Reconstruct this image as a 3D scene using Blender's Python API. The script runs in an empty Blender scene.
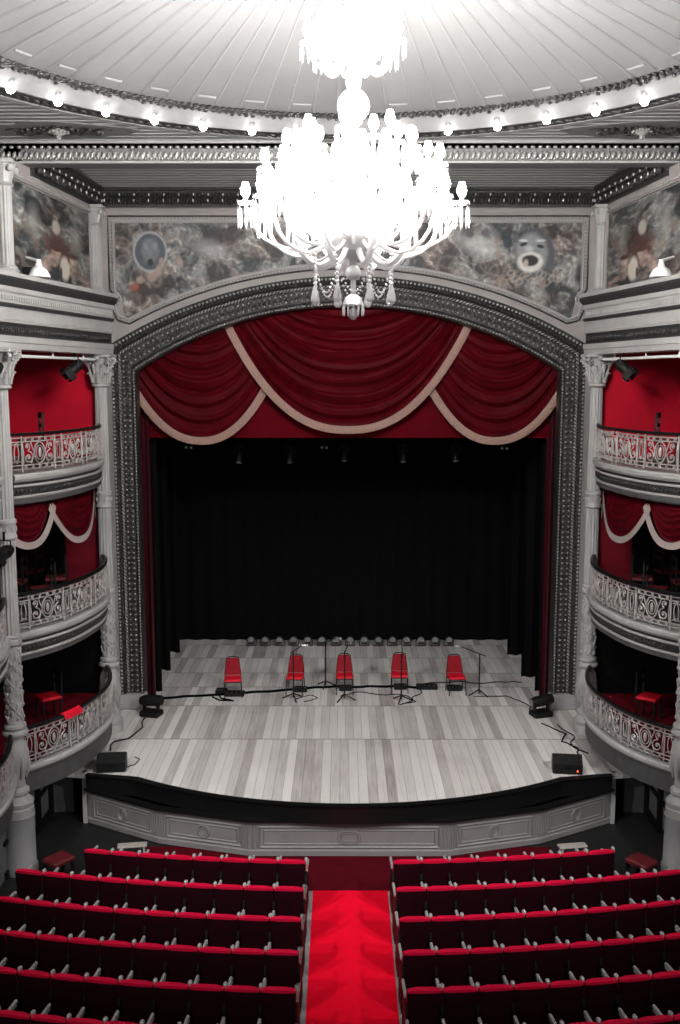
import bpy, math, random
from mathutils import Vector, Matrix, noise
random.seed(7)
PI = math.pi
sc = bpy.context.scene
col = sc.collection
R = math.radians

# ------------------------------------------------------------------ materials
def mat(name, color, rough=0.6, metal=0.0, noise_amt=0.0, noise_scale=6.0, bump=0.0, bump_scale=30.0, coat=0.0,
        sheen=0.0, emit=None, estr=0.0, c2=None, spec=0.5, coords='Object'):
    m = bpy.data.materials.new(name); m.use_nodes = True
    nt = m.node_tree; b = nt.nodes['Principled BSDF']
    b.inputs['Base Color'].default_value = (*color, 1)
    b.inputs['Roughness'].default_value = rough
    b.inputs['Metallic'].default_value = metal
    b.inputs['Coat Weight'].default_value = coat
    b.inputs['Sheen Weight'].default_value = sheen
    b.inputs['Specular IOR Level'].default_value = spec
    if emit:
        b.inputs['Emission Color'].default_value = (*emit, 1); b.inputs['Emission Strength'].default_value = estr
    tc = nt.nodes.new('ShaderNodeTexCoord')
    if noise_amt or c2:
        n = nt.nodes.new('ShaderNodeTexNoise'); n.inputs['Scale'].default_value = noise_scale
        n.inputs['Detail'].default_value = 5
        nt.links.new(tc.outputs[coords], n.inputs['Vector'])
        mx = nt.nodes.new('ShaderNodeMix'); mx.data_type = 'RGBA'
        lo = tuple(max(0, c * (1 - noise_amt)) for c in color) if not c2 else color
        hi = tuple(c * (1 + noise_amt) for c in color) if not c2 else c2
        mx.inputs[6].default_value = (*lo, 1); mx.inputs[7].default_value = (*hi, 1)
        rp = nt.nodes.new('ShaderNodeMapRange'); rp.inputs['From Min'].default_value = .3; rp.inputs['From Max'].default_value = .7
        nt.links.new(n.outputs['Fac'], rp.inputs['Value']); nt.links.new(rp.outputs[0], mx.inputs[0])
        nt.links.new(mx.outputs[2], b.inputs['Base Color'])
    if bump:
        n2 = nt.nodes.new('ShaderNodeTexNoise'); n2.inputs['Scale'].default_value = bump_scale; n2.inputs['Detail'].default_value = 3
        nt.links.new(tc.outputs[coords], n2.inputs['Vector'])
        bp = nt.nodes.new('ShaderNodeBump'); bp.inputs['Strength'].default_value = bump; bp.inputs['Distance'].default_value = .02
        nt.links.new(n2.outputs['Fac'], bp.inputs['Height']); nt.links.new(bp.outputs[0], b.inputs['Normal'])
    return m

M = {}
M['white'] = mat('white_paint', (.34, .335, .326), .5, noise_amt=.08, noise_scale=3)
M['cream'] = mat('cream_plaster', (.27, .25, .24), .75, noise_amt=.1, noise_scale=2)
M['ceil'] = mat('white_ceiling_paint', (.14, .14, .14), .7, noise_amt=.04, noise_scale=2)
M['ring_paint'] = mat('ring_plaster', (.17, .17, .17), .6)
M['batten'] = mat('ceiling_batten_paint', (.19, .19, .19), .6)
M['soffit'] = mat('grey_soffit_paint', (.12, .12, .121), .6, noise_amt=.08)
M['soffit_line'] = mat('pale_soffit_batten', (.26, .26, .26), .6)
M['silver'] = mat('aged_silver_leaf', (.036, .036, .035), .3, .35, noise_amt=.5, noise_scale=14, bump=.8, bump_scale=60)
M['silver_hi'] = mat('bright_silver_leaf', (.36, .355, .34), .25, .4, noise_amt=.3, noise_scale=20, bump=.5, bump_scale=50)
M['dark_band'] = mat('dark_grey_band', (.03, .03, .03), .5, .2, noise_amt=.35, noise_scale=10, bump=.6, bump_scale=60)
M['dark_grey'] = mat('charcoal_paint', (.06, .06, .061), .6, noise_amt=.2)
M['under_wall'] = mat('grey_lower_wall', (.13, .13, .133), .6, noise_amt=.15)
M['pedestal'] = mat('pale_grey_pedestal', (.32, .32, .32), .45, noise_amt=.1, noise_scale=2)
M['apron'] = mat('grey_apron_paint', (.20, .19, .183), .5, noise_amt=.08, noise_scale=3)
M['black'] = mat('black_cloth', (.003, .003, .003), .9, spec=.1)
M['black_soft'] = mat('black_drape', (.004, .004, .004), .9, spec=.03)
M['black_gloss'] = mat('black_lacquer', (.005, .005, .005), .38, spec=.25)
M['black_metal'] = mat('black_metal', (.006, .006, .006), .5, spec=.2)
M['rail'] = mat('aged_white_iron', (.34, .315, .30), .4, .1, noise_amt=.25, noise_scale=9)
M['velvet'] = mat('seat_velvet', (.62, .001, .035), .7, noise_amt=.15, noise_scale=8, spec=.2)
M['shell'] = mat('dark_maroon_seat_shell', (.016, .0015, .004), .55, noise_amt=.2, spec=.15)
M['swag'] = mat('crimson_swag_velvet', (.062, .0008, .0036), .6, noise_amt=.25, noise_scale=3, spec=.06)
M['pelmet'] = mat('crimson_pelmet', (.085, .0003, .004), .7, noise_amt=.2, noise_scale=1.3, spec=.05)
M['maroon'] = mat('maroon_drape', (.035, .001, .004), .45, noise_amt=.2)
M['fringe'] = mat('pink_beige_fringe', (.33, .20, .165), .7, noise_amt=.2, noise_scale=40, bump=.5, bump_scale=120)
M['pale_fringe'] = mat('pale_fringe', (.34, .28, .26), .7, noise_amt=.15, noise_scale=40)
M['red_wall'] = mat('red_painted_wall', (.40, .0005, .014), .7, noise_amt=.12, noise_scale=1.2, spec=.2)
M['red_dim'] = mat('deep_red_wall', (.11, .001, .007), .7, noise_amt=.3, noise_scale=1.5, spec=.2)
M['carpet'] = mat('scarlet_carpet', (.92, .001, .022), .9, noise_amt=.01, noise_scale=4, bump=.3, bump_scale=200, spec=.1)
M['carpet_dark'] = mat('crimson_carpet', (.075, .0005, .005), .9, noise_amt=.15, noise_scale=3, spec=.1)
M['strip'] = mat('grey_stone_strip', (.28, .28, .28), .6, noise_amt=.25, noise_scale=6)
M['floor'] = mat('dark_floor', (.008, .0075, .0075), .6, noise_amt=.2)
M['chair_red'] = mat('red_chair_vinyl', (.62, .004, .022), .45, noise_amt=.1)
M['chair_back_shade'] = mat('shaded_red_chair_back', (.20, .0012, .008), .6, spec=.15, noise_amt=.1)  # darker copy of the chair red: shade on upright backrests put into colour
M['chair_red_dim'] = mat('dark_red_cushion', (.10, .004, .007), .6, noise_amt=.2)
M['arm'] = mat('pale_armrest_lacquer', (.36, .35, .34), .3)
M['steel'] = mat('brushed_steel', (.55, .55, .55), .3, .8)
M['leaf_tip'] = mat('pale_leaf_tip', (.6, .59, .57), .25, .3)
M['beige'] = mat('beige_board', (.36, .32, .29), .6)
M['lamp_white'] = mat('white_enamel', (.72, .72, .72), .3)
M['led'] = mat('red_led', (.9, .05, .02), .3, emit=(1, .06, .02), estr=6)
M['lens'] = mat('lamp_lens', (.22, .22, .23), .12, .4)

def emis(name, s, c=(1, .97, .94)):
    m = bpy.data.materials.new(name); m.use_nodes = True; nt = m.node_tree
    b = nt.nodes['Principled BSDF']; b.inputs['Base Color'].default_value = (.9, .9, .9, 1)
    b.inputs['Emission Color'].default_value = (*c, 1); b.inputs['Emission Strength'].default_value = s
    return m
FILL_SPOT_W = 1700.0
E_SHADE, E_BULB = 430.0, 34.0
M['shade'] = emis('glowing_glass_shade', E_SHADE)
M['globe'] = emis('glowing_globe', E_BULB)

def crystal():
    m = bpy.data.materials.new('cut_crystal'); m.use_nodes = True; nt = m.node_tree
    nt.nodes.clear(); out = nt.nodes.new('ShaderNodeOutputMaterial')
    tr = nt.nodes.new('ShaderNodeBsdfTranslucent'); tr.inputs[0].default_value = (.9, .9, .9, 1)
    df = nt.nodes.new('ShaderNodeBsdfDiffuse'); df.inputs[0].default_value = (.9, .9, .9, 1)
    gl = nt.nodes.new('ShaderNodeBsdfGlossy'); gl.inputs[0].default_value = (1, 1, 1, 1); gl.inputs['Roughness'].default_value = .06
    tp = nt.nodes.new('ShaderNodeBsdfTransparent')
    a = nt.nodes.new('ShaderNodeMixShader'); a.inputs[0].default_value = .5
    b = nt.nodes.new('ShaderNodeMixShader'); b.inputs[0].default_value = .45
    c = nt.nodes.new('ShaderNodeMixShader'); c.inputs[0].default_value = .12
    L = nt.links.new
    L(tr.outputs[0], a.inputs[1]); L(df.outputs[0], a.inputs[2]); L(a.outputs[0], b.inputs[1]); L(gl.outputs[0], b.inputs[2])
    L(b.outputs[0], c.inputs[1]); L(tp.outputs[0], c.inputs[2]); L(c.outputs[0], out.inputs[0])
    return m
M['crystal'] = crystal()

def boards():
    m = bpy.data.materials.new('stage_boards'); m.use_nodes = True; nt = m.node_tree; L = nt.links.new
    b = nt.nodes['Principled BSDF']; b.inputs['Roughness'].default_value = .5; b.inputs['Specular IOR Level'].default_value = .35
    tc = nt.nodes.new('ShaderNodeTexCoord'); sp = nt.nodes.new('ShaderNodeSeparateXYZ'); L(tc.outputs['Object'], sp.inputs[0])
    def mth(op, a, bb=None, c=None):
        n = nt.nodes.new('ShaderNodeMath'); n.operation = op
        for i, v in enumerate((a, bb, c)):
            if v is None: continue
            if isinstance(v, (int, float)): n.inputs[i].default_value = v
            else: L(v, n.inputs[i])
        return n.outputs[0]
    X, Y = sp.outputs[0], sp.outputs[1]
    sec = None; seam = None
    for s in (19.6, 21.68, 23.07, 24.21, 25.56, 26.85):
        g = mth('GREATER_THAN', Y, s); sec = g if sec is None else mth('ADD', sec, g)
        d = mth('COMPARE', Y, s, .022); seam = d if seam is None else mth('MAXIMUM', seam, d)
    px = mth('ADD', mth('DIVIDE', X, .17), mth('MULTIPLY', sec, .37))
    pid = mth('FLOOR', px); fr = mth('FRACT', px)
    cmb = nt.nodes.new('ShaderNodeCombineXYZ'); L(pid, cmb.inputs[0]); L(sec, cmb.inputs[1])
    wn = nt.nodes.new('ShaderNodeTexWhiteNoise'); wn.noise_dimensions = '3D'; L(cmb.outputs[0], wn.inputs['Vector'])
    mp = nt.nodes.new('ShaderNodeMapping'); mp.inputs['Scale'].default_value = (22, 1.1, 1); L(tc.outputs['Object'], mp.inputs[0])
    gn = nt.nodes.new('ShaderNodeTexNoise'); gn.inputs['Scale'].default_value = 1.2; gn.inputs['Detail'].default_value = 6
    L(mp.outputs[0], gn.inputs['Vector'])
    bn = nt.nodes.new('ShaderNodeTexNoise'); bn.inputs['Scale'].default_value = .9; bn.inputs['Detail'].default_value = 3; L(tc.outputs['Object'], bn.inputs['Vector'])
    t = mth('ADD', mth('MULTIPLY', wn.outputs['Value'], .5), mth('ADD', mth('MULTIPLY', gn.outputs['Fac'], .35), mth('MULTIPLY', bn.outputs['Fac'], .25)))
    cr = nt.nodes.new('ShaderNodeValToRGB'); L(t, cr.inputs[0])
    cr.color_ramp.elements[0].position = .22; cr.color_ramp.elements[0].color = (.30, .265, .25, 1)
    cr.color_ramp.elements[1].position = .85; cr.color_ramp.elements[1].color = (.78, .75, .72, 1)
    e = cr.color_ramp.elements.new(.5); e.color = (.60, .565, .54, 1)
    gap = mth('MAXIMUM', mth('LESS_THAN', fr, .05), seam)
    mx = nt.nodes.new('ShaderNodeMix'); mx.data_type = 'RGBA'; L(mth('MULTIPLY', gap, .6), mx.inputs[0]); L(cr.outputs[0], mx.inputs[6])
    mx.inputs[7].default_value = (.10, .075, .07, 1); L(mx.outputs[2], b.inputs['Base Color'])
    return m
M['boards'] = boards()

def paint_mat():
    m = bpy.data.materials.new('oil_painting'); m.use_nodes = True; nt = m.node_tree
    a = nt.nodes.new('ShaderNodeVertexColor'); a.layer_name = 'Col'
    nt.links.new(a.outputs[0], nt.nodes['Principled BSDF'].inputs['Base Color'])
    nt.nodes['Principled BSDF'].inputs['Roughness'].default_value = .6
    return m
M['paint'] = paint_mat()

# ------------------------------------------------------------------ mesh helper
def frame_of(d):
    d = Vector(d).normalized()
    u = Vector((0, 0, 1)) if abs(d.z) < .9 else Vector((1, 0, 0))
    a = d.cross(u).normalized(); b = d.cross(a).normalized()
    return a, b

class MB:
    def __init__(s): s.v = []; s.f = []; s.cols = None
    def add(s, vs, fs):
        o = len(s.v); s.v += [tuple(p) for p in vs]; s.f += [tuple(i + o for i in f) for f in fs]; return s
    def box(s, c, d, rz=0, rx=0, ry=0, taper=1.0, bev=0.0):
        x, y, z = (k / 2 for k in d)
        m = Matrix.Rotation(rz, 3, 'Z') @ Matrix.Rotation(ry, 3, 'Y') @ Matrix.Rotation(rx, 3, 'X')
        c = Vector(c)
        if bev > 0:
            pr = [(-x + bev, -y), (x - bev, -y), (x, -y + bev), (x, y - bev), (x - bev, y), (-x + bev, y), (-x, y - bev), (-x, -y + bev)]
            lv = [(-z, (x - bev) / x), (-z + bev, 1), (z - bev, 1), (z, (x - bev) / x)]
            vs = []
            for zz, k in lv:
                ky = (y - bev) / y if k != 1 else 1
                vs += [c + m @ Vector((p[0] * k, p[1] * ky, zz)) for p in pr]
            fs = [tuple(range(7, -1, -1)), tuple(range(24, 32))]
            for l in range(3):
                for i in range(8): fs.append((l * 8 + i, l * 8 + (i + 1) % 8, l * 8 + 8 + (i + 1) % 8, l * 8 + 8 + i))
            return s.add(vs, fs)
        vs = []
        for sz in (-1, 1):
            k = taper if sz > 0 else 1
            for sx, sy in ((-1, -1), (1, -1), (1, 1), (-1, 1)): vs.append(c + m @ Vector((sx * x * k, sy * y * k, sz * z)))
        return s.add(vs, [(3, 2, 1, 0), (4, 5, 6, 7), (0, 1, 5, 4), (1, 2, 6, 5), (2, 3, 7, 6), (3, 0, 4, 7)])
    def ell(s, c, r, n=6, m=4, rot=None):
        rx, ry, rz = (r, r, r) if isinstance(r, (int, float)) else r
        c = Vector(c); vs = []
        for j in range(m + 1):
            th = PI * j / m
            if j in (0, m):
                p = Vector((0, 0, rz * math.cos(th))); vs.append(c + (rot @ p if rot else p)); continue
            for i in range(n):
                a = 2 * PI * i / n
                p = Vector((rx * math.sin(th) * math.cos(a), ry * math.sin(th) * math.sin(a), rz * math.cos(th)))
                vs.append(c + (rot @ p if rot else p))
        fs = []
        for i in range(n):
            fs.append((0, 1 + i, 1 + (i + 1) % n))
            for j in range(m - 2):
                a = 1 + j * n; b = a + n; fs.append((a + i, b + i, b + (i + 1) % n, a + (i + 1) % n))
            a = 1 + (m - 2) * n; fs.append((a + i, len(vs) - 1, a + (i + 1) % n))
        return s.add(vs, fs)
    def lathe(s, prof, c=(0, 0, 0), n=20, mod=None):
        vs = []; c = Vector(c)
        for r, z in prof:
            for i in range(n):
                a = 2 * PI * i / n; rr = r * (mod(a, z) if mod else 1)
                vs.append(c + Vector((rr * math.cos(a), rr * math.sin(a), z)))
        fs = []
        for k in range(len(prof) - 1):
            for i in range(n): fs.append((k * n + i, k * n + (i + 1) % n, k * n + n + (i + 1) % n, k * n + n + i))
        fs.append(tuple(range(n - 1, -1, -1))); b = (len(prof) - 1) * n; fs.append(tuple(range(b, b + n)))
        return s.add(vs, fs)
    def tube(s, pts, r, n=6, closed=False):
        pts = [Vector(p) for p in pts]; N = len(pts); vs = []; a = None
        for i, p in enumerate(pts):
            d = (pts[(i + 1) % N] - pts[i - 1]) if closed else (pts[min(i + 1, N - 1)] - pts[max(i - 1, 0)])
            if d.length < 1e-9: d = Vector((0, 0, 1))
            d.normalize()
            if a is None: a, b = frame_of(d)
            else:
                a = (a - d * a.dot(d))
                if a.length < 1e-6: a, b = frame_of(d)
                a.normalize(); b = d.cross(a)
            rr = r[i] if isinstance(r, (list, tuple)) else r
            for k in range(n):
                t = 2 * PI * k / n; vs.append(p + a * rr * math.cos(t) + b * rr * math.sin(t))
        fs = []
        for i in range(N if closed else N - 1):
            j = (i + 1) % N
            for k in range(n): fs.append((i * n + k, i * n + (k + 1) % n, j * n + (k + 1) % n, j * n + k))
        if not closed: fs.append(tuple(range(n - 1, -1, -1))); fs.append(tuple(range((N - 1) * n, N * n)))
        return s.add(vs, fs)
    def rings(s, rings, closed_ring=True, cap=True):
        n = len(rings[0]); vs = [p for r in rings for p in r]; fs = []
        for k in range(len(rings) - 1):
            for i in range(n if closed_ring else n - 1):
                j = (i + 1) % n; fs.append((k * n + i, k * n + j, (k + 1) * n + j, (k + 1) * n + i))
        if cap and closed_ring: fs.append(tuple(range(n - 1, -1, -1))); fs.append(tuple(range((len(rings) - 1) * n, len(rings) * n)))
        return s.add(vs, fs)
    def sweep(s, prof, path, closed=False):
        # prof: (offset to the left of travel, z); path: (x, y)
        N = len(path); rr = []
        for i in range(N):
            p = Vector(path[i])
            a = Vector(path[(i + 1) % N]) - p if (closed or i < N - 1) else None
            b = p - Vector(path[i - 1]) if (closed or i > 0) else None
            a = a if a is not None else b; b = b if b is not None else a
            a = a.normalized(); b = b.normalized(); t = (a + b).normalized(); nrm = Vector((-t.y, t.x)); k = 1 / max(.5, t.dot(a))
            rr.append([(p.x + nrm.x * o * k, p.y + nrm.y * o * k, z) for o, z in prof])
        if closed: rr.append(rr[0])
        return s.rings(rr, True, not closed)
    def prism(s, poly, z0, z1):
        n = len(poly)
        vs = [(x, y, z0) for x, y in poly] + [(x, y, z1) for x, y in poly]
        return s.add(vs, [tuple(range(n - 1, -1, -1)), tuple(range(n, 2 * n))] + [(i, (i + 1) % n, n + (i + 1) % n, n + i) for i in range(n)])
    def grid(s, fn, nu, nv, thick=None):
        vs = [fn(i / nu, j / nv) for j in range(nv + 1) for i in range(nu + 1)]; w = nu + 1
        fs = [(j * w + i, j * w + i + 1, (j + 1) * w + i + 1, (j + 1) * w + i) for j in range(nv) for i in range(nu)]
        if thick:
            t = Vector(thick); n = len(vs); vs += [Vector(v) + t for v in vs]
            fs += [tuple(n + k for k in reversed(f)) for f in fs]
            for i in range(nu):
                fs.append((i, n + i, n + i + 1, i + 1)); b = nv * w; fs.append((b + i + 1, n + b + i + 1, n + b + i, b + i))
            for j in range(nv):
                fs.append(((j + 1) * w, n + (j + 1) * w, n + j * w, j * w)); e = nu; fs.append((j * w + e, n + j * w + e, n + (j + 1) * w + e, (j + 1) * w + e))
        return s.add(vs, fs)
    def build(s, name, m, parent=None, local=False, smooth=False, sharp=35):
        me = bpy.data.meshes.new(name); vs = s.v
        if parent is not None and not local:
            o = parent['_w'] if '_w' in parent else tuple(parent.location)
            vs = [(a[0] - o[0], a[1] - o[1], a[2] - o[2]) for a in vs]
        me.from_pydata(vs, [], s.f); me.materials.append(m)
        if s.cols:
            ca = me.color_attributes.new('Col', 'FLOAT_COLOR', 'POINT')
            ca.data.foreach_set('color', [c for q in s.cols for c in (*q, 1)])
        if smooth:
            me.polygons.foreach_set('use_smooth', [True] * len(me.polygons))
            me.update()
            try: me.set_sharp_from_angle(angle=R(sharp))
            except Exception: pass
        me.update()
        o = bpy.data.objects.new(name, me); col.objects.link(o)
        if parent is not None: o.parent = parent
        return o

def tag(o, label=None, cat=None, group=None, kind=None):
    if label: o['label'] = label
    if cat: o['category'] = cat
    if group: o['group'] = group
    if kind: o['kind'] = kind
    return o
def empty(name, loc, rz=0, label=None, cat=None, group=None):
    o = bpy.data.objects.new(name, None); col.objects.link(o); o.location = loc; o.rotation_euler = (0, 0, rz); o.empty_display_size = .1
    return tag(o, label, cat, group)
def kids(o): return [c for c in ALLK.get(o.name, [])] if False else list(o.children)
def copy_tree(o, parent=None):
    c = o.copy(); col.objects.link(c)
    c.parent = parent
    for ch in list(o.children): copy_tree(ch, c)
    return c
def struct(mb, name, m, **k):
    o = mb.build(name, m, **k); o['kind'] = 'structure'; return o

ORD = ['first', 'second', 'third', 'fourth', 'fifth', 'sixth', 'seventh', 'eighth', 'ninth', 'tenth', 'eleventh', 'twelfth', 'thirteenth', 'fourteenth', 'fifteenth', 'sixteenth']

# ------------------------------------------------------------------ key dimensions (metres)
WY = 21.6            # plane of the proscenium wall
CYR = 11.5           # centre of the round ceiling
SZ = 1.0             # stage height
def wallx(y): return 5.30 + .099 * (21.6 - y)        # upper side wall, |x|
def colx(y): return 4.92 + .160 * (20.1 - y)         # line of the box columns, |x|
RI = 8.17; ZI = 9.8 - RI; RO = 9.69; ZO = 10.42 - RO
def arch_in(x): return ZI + math.sqrt(RI * RI - x * x)
def arch_out(x): return ZO + math.sqrt(RO * RO - x * x)

# ------------------------------------------------------------------ floors and stage
mb = MB(); mb.prism([(-9, 0), (9, 0), (9, 21), (-9, 21)], -.2, 0)
struct(mb, 'floor', M['floor'])
mb = MB(); mb.prism([(-.6, 2), (.62, 2), (.62, 15.35), (-.6, 15.35)], 0, .012)
tag(mb.build('aisle_carpet', M['carpet']), 'bright scarlet carpet runner down the middle aisle between the seat blocks', 'carpet')
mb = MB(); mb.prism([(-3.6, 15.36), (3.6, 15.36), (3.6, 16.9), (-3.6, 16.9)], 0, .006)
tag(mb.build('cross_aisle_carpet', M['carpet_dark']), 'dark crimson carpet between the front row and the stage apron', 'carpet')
for sx in (-1, 1):
    mb = MB(); a = .6 if sx < 0 else .62
    mb.prism([(sx * a, 2), (sx * (a + .1), 2), (sx * (a + .1), 15.3), (sx * a, 15.3)], 0, .03)
    struct(mb, 'trim_%d' % (1 if sx < 0 else 2), M['strip'])

# stage platform
def stage_edge(n=24):
    pts = []
    for i in range(n + 1):
        x = -3.9 + 7.8 * i / n; pts.append((x, 23.47 - math.sqrt(7.1 ** 2 - x * x)))
    return pts
edge = stage_edge()
EDGE = [(-4.87, 17.72)] + edge + [(4.87, 17.72)]
mb = MB(); mb.prism(EDGE + [(5.75, 17.9), (5.75, 28), (-5.75, 28), (-5.75, 17.9)], .93, SZ)
struct(mb, 'floor', M['boards'])
mb = MB(); mb.prism([(-1.6, 17.2), (1.6, 17.2), (3.3, 17.7), (4.7, 18.4), (5.7, 18.45), (5.7, 27.9), (-5.7, 27.9), (-5.7, 18.45), (-4.7, 18.4), (-3.3, 17.7)], 0, .93)
struct(mb, 'floor', M['black'])

ap = empty('stage_apron', (0, 17, 0), 0, 'grey panelled stage front with black lacquered lip below the boards', 'stage front')
mb = MB(); mb.sweep([(-.02, .68), (-.02, .99), (-.09, 1.02), (.05, 1.03), (.05, .9)][::-1], EDGE)
mb.build('lip', M['black_gloss'], ap)
APL = [(-4.9, 17.88), (-3.42, 17.03), (-1.73, 16.55), (1.73, 16.55), (3.42, 17.03), (4.9, 17.88)]
mb = MB(); mb.sweep([(0, .66), (0, .0), (.12, .0), (.12, .66)], APL)
mb.build('panel_wall', M['apron'], ap)
mb = MB(); mb.sweep([(-.035, .66), (-.035, .61), (-.01, .59), (.0, .66)], APL); mb.sweep([(-.03, .11), (-.03, .02), (.0, .02), (.0, .13)], APL)
mb.build('moulding', M['apron'], ap)
mb = MB(); mb.sweep([(-.10, .70), (-.10, .665), (.05, .665), (.05, .70)], APL); mb.build('ledge', M['black_gloss'], ap)
def rect_mould(mb, a, b, z0, z1, inset, w=.014, d=.018):
    a = Vector((*a, 0)); b = Vector((*b, 0)); t = (b - a).normalized(); n = Vector((t.y, -t.x, 0)); L = (b - a).length
    def P(s, z): return a + t * s + n * .004 + Vector((0, 0, z))
    q = [(inset, z0), (L - inset, z0), (L - inset, z1), (inset, z1)]
    mb.tube([P(*k) for k in q] + [P(*q[0])], w, 4)
for i in range(5):
    a, b = APL[i], APL[i + 1]; mb = MB()
    va, vb = Vector((*a, 0)), Vector((*b, 0)); t = (vb - va).normalized(); n = Vector((t.y, -t.x, 0)); L = (vb - va).length
    rect_mould(mb, a, b, .17, .54, .17, .022); rect_mould(mb, a, b, .23, .48, .24, .014)
    mid = (va + vb) / 2 + n * .006 + Vector((0, 0, .355))
    wx = .17 if i == 2 else .09
    for k, rr in ((1, .022), (.66, .014)):
        pts = []
        for q in range(28):
            an = 2 * PI * q / 28; cx = math.cos(an); sz_ = math.sin(an)
            ox = (wx - .09) * (1 if cx > 0 else -1) if i == 2 else 0
            pts.append(mid + t * (ox + .10 * k * cx) + Vector((0, 0, .115 * k * sz_)))
        mb.tube(pts, rr, 5, closed=True)
    mb.build('panel_moulding', M['apron'], ap)
    for e in (0, 1):
        if (i == 0 and e == 0) or (i == 4 and e == 1): continue
        mb = MB(); base = va if e == 0 else vb; dd = t if e == 0 else -t
        for k in (.03, .075, .12): mb.tube([base + dd * k + n * .006 + Vector((0, 0, .13)), base + dd * k + n * .006 + Vector((0, 0, .58))], .012, 5)
        mb.build('reeding', M['apron'], ap)
for sx in (-1, 1):
    mb = MB(); mb.box((sx * 4.95, 17.9, .5), (.08, .1, 1.0)); mb.build('end_post', M['white'], ap)

# ------------------------------------------------------------------ backstage black shell
mb = MB()
mb.prism([(-7, 27.6), (7, 27.6), (7, 27.8), (-7, 27.8)], 0.9, 11)
mb.prism([(-7.2, 21.9), (-7, 21.9), (-7, 27.8), (-7.2, 27.8)], 0.9, 11)
mb.prism([(7, 21.9), (7.2, 21.9), (7.2, 27.8), (7, 27.8)], 0.9, 11)
struct(mb, 'wall_back', M['black'])
mb = MB(); mb.prism([(-7.2, 21.9), (7.2, 21.9), (7.2, 27.8), (-7.2, 27.8)], 11, 11.2); struct(mb, 'ceiling', M['black'])
def drape(x0, x1, y, z0, z1, m, amp=.05, per=.22, name='stage_leg_curtain', nz=6, ph=0, thick=.015):
    n = max(12, int(abs(x1 - x0) / per * 8))
    def fn(u, v):
        x = x0 + (x1 - x0) * u
        return Vector((x, y + amp * math.sin(2 * PI * (x - x0) / per + ph) * (1 - .25 * v) + .2 * amp * math.sin(9 * u + 4 * v), z0 + (z1 - z0) * v))
    return MB().grid(fn, n, nz, thick=(0, thick, 0)).build(name, m, smooth=True)
tag(drape(-6.6, 6.6, 27.4, 1.0, 10.8, M['black_soft'], .04, .5, 'backdrop_curtain'), 'plain black backdrop curtain across the rear of the stage', 'curtain')
for i, (x, y, sx) in enumerate([(4.48, 26.1, -1), (4.45, 24.45, -1), (4.36, 22.75, -1), (4.26, 25.86, 1), (4.28, 23.89, 1), (4.40, 22.75, 1)]):
    o = drape(sx * x, sx * 6.6, y, 1.0, 10.5, M['black_soft'], .06, .3)
    tag(o, 'black side curtain at stage %s, %s' % ('left of the picture' if sx < 0 else 'right of the picture', ['rearmost', 'middle one', 'nearest the arch'][i % 3]), 'curtain', 'black side curtains of the stage')
tag(drape(-6.4, 6.4, 24.7, 6.9, 10.7, M['black_soft'], .05, .4, 'stage_border_curtain'), 'black border curtain hanging high above the rear stage', 'curtain')
for sx in (-1, 1):
    o = drape(sx * 4.42, sx * 4.95, 22.3, 1.0, 9.4, M['maroon'], .07, .16, 'house_curtain', 10)
    tag(o, 'gathered maroon house curtain standing at the %s edge of the stage opening' % ('left' if sx < 0 else 'right'), 'curtain', 'maroon house curtains')

# ------------------------------------------------------------------ proscenium wall, arch frame
N = 48
mb = MB()
xs = [-6.2 + 12.4 * i / 60 for i in range(61)]
def wz(x): return arch_in(x) + .05 if abs(x) < 4.6 else 1.0
top = 12.6
# wall with arch opening, built as columns of quads
vs = []; cols_x = sorted(set([-6.2, -4.62, -4.6, 4.6, 4.62, 6.2] + [-4.6 + 9.2 * i / 60 for i in range(61)]))
for x in cols_x:
    zb = 1.0 if abs(x) > 4.61 else arch_in(min(abs(x), 4.6)) + .05
    vs.append([(x, WY, zb), (x, WY, top), (x, WY + .3, top), (x, WY + .3, zb)])
mb.rings(vs); struct(mb, 'wall_stage', M['cream'])

def arch_path(k):
    # k: 0 inner edge, 1 outer edge; list of points bottom left -> top -> bottom right
    xi = 4.53 + (5.05 - 4.53) * k
    zs = arch_in(4.53) + (arch_out(5.05) - arch_in(4.53)) * k
    pts = []
    for i in range(0, 41): pts.append((-xi, 1.0 + (zs - 1.0) * i / 40))
    for i in range(1, 60):
        t = i / 60; x = -xi + 2 * xi * t
        a = arch_in(x / xi * 4.53); b = arch_out(x / xi * 5.05); pts.append((x, a + (b - a) * k))
    for i in range(40, -1, -1): pts.append((xi, 1.0 + (zs - 1.0) * i / 40))
    return pts
def resample(pts, step):
    out = []; acc = 0; prev = Vector(pts[0]); out.append((prev.copy(), None))
    res = []; L = 0; segs = []
    for i in range(len(pts) - 1):
        a = Vector(pts[i]); b = Vector(pts[i + 1]); l = (b - a).length
        if l > 1e-9: segs.append((L, l, a, b)); L += l
    n = max(1, int(L / step)); k = 0
    for i in range(n):
        d = (i + .5) * L / n
        while k < len(segs) - 1 and d > segs[k][0] + segs[k][1]: k += 1
        s0, l, a, b = segs[k]; res.append((a + (b - a) * ((d - s0) / l), (b - a).normalized()))
    return res
fr = empty('proscenium_frame', (0, WY, 1), 0, 'dark silver carved arch frame around the stage opening', 'arch frame')
prof = [(0, .30), (0, -.03), (.05, -.09), (.13, -.09), (.16, -.05), (.2, -.03), (.60, -.03), (.64, -.06), (.68, -.09), (.72, -.06), (.76, -.08), (.84, -.15), (.92, -.18), (1.0, -.16), (1.0, .02)]
rr = [[] for _ in range(len(arch_path(0)))]
for k, d in prof:
    for i, (x, z) in enumerate(arch_path(k)): rr[i].append((x, WY + d, z))
MB().rings(rr).build('moulding', M['silver'], fr, smooth=True, sharp=25)
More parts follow.
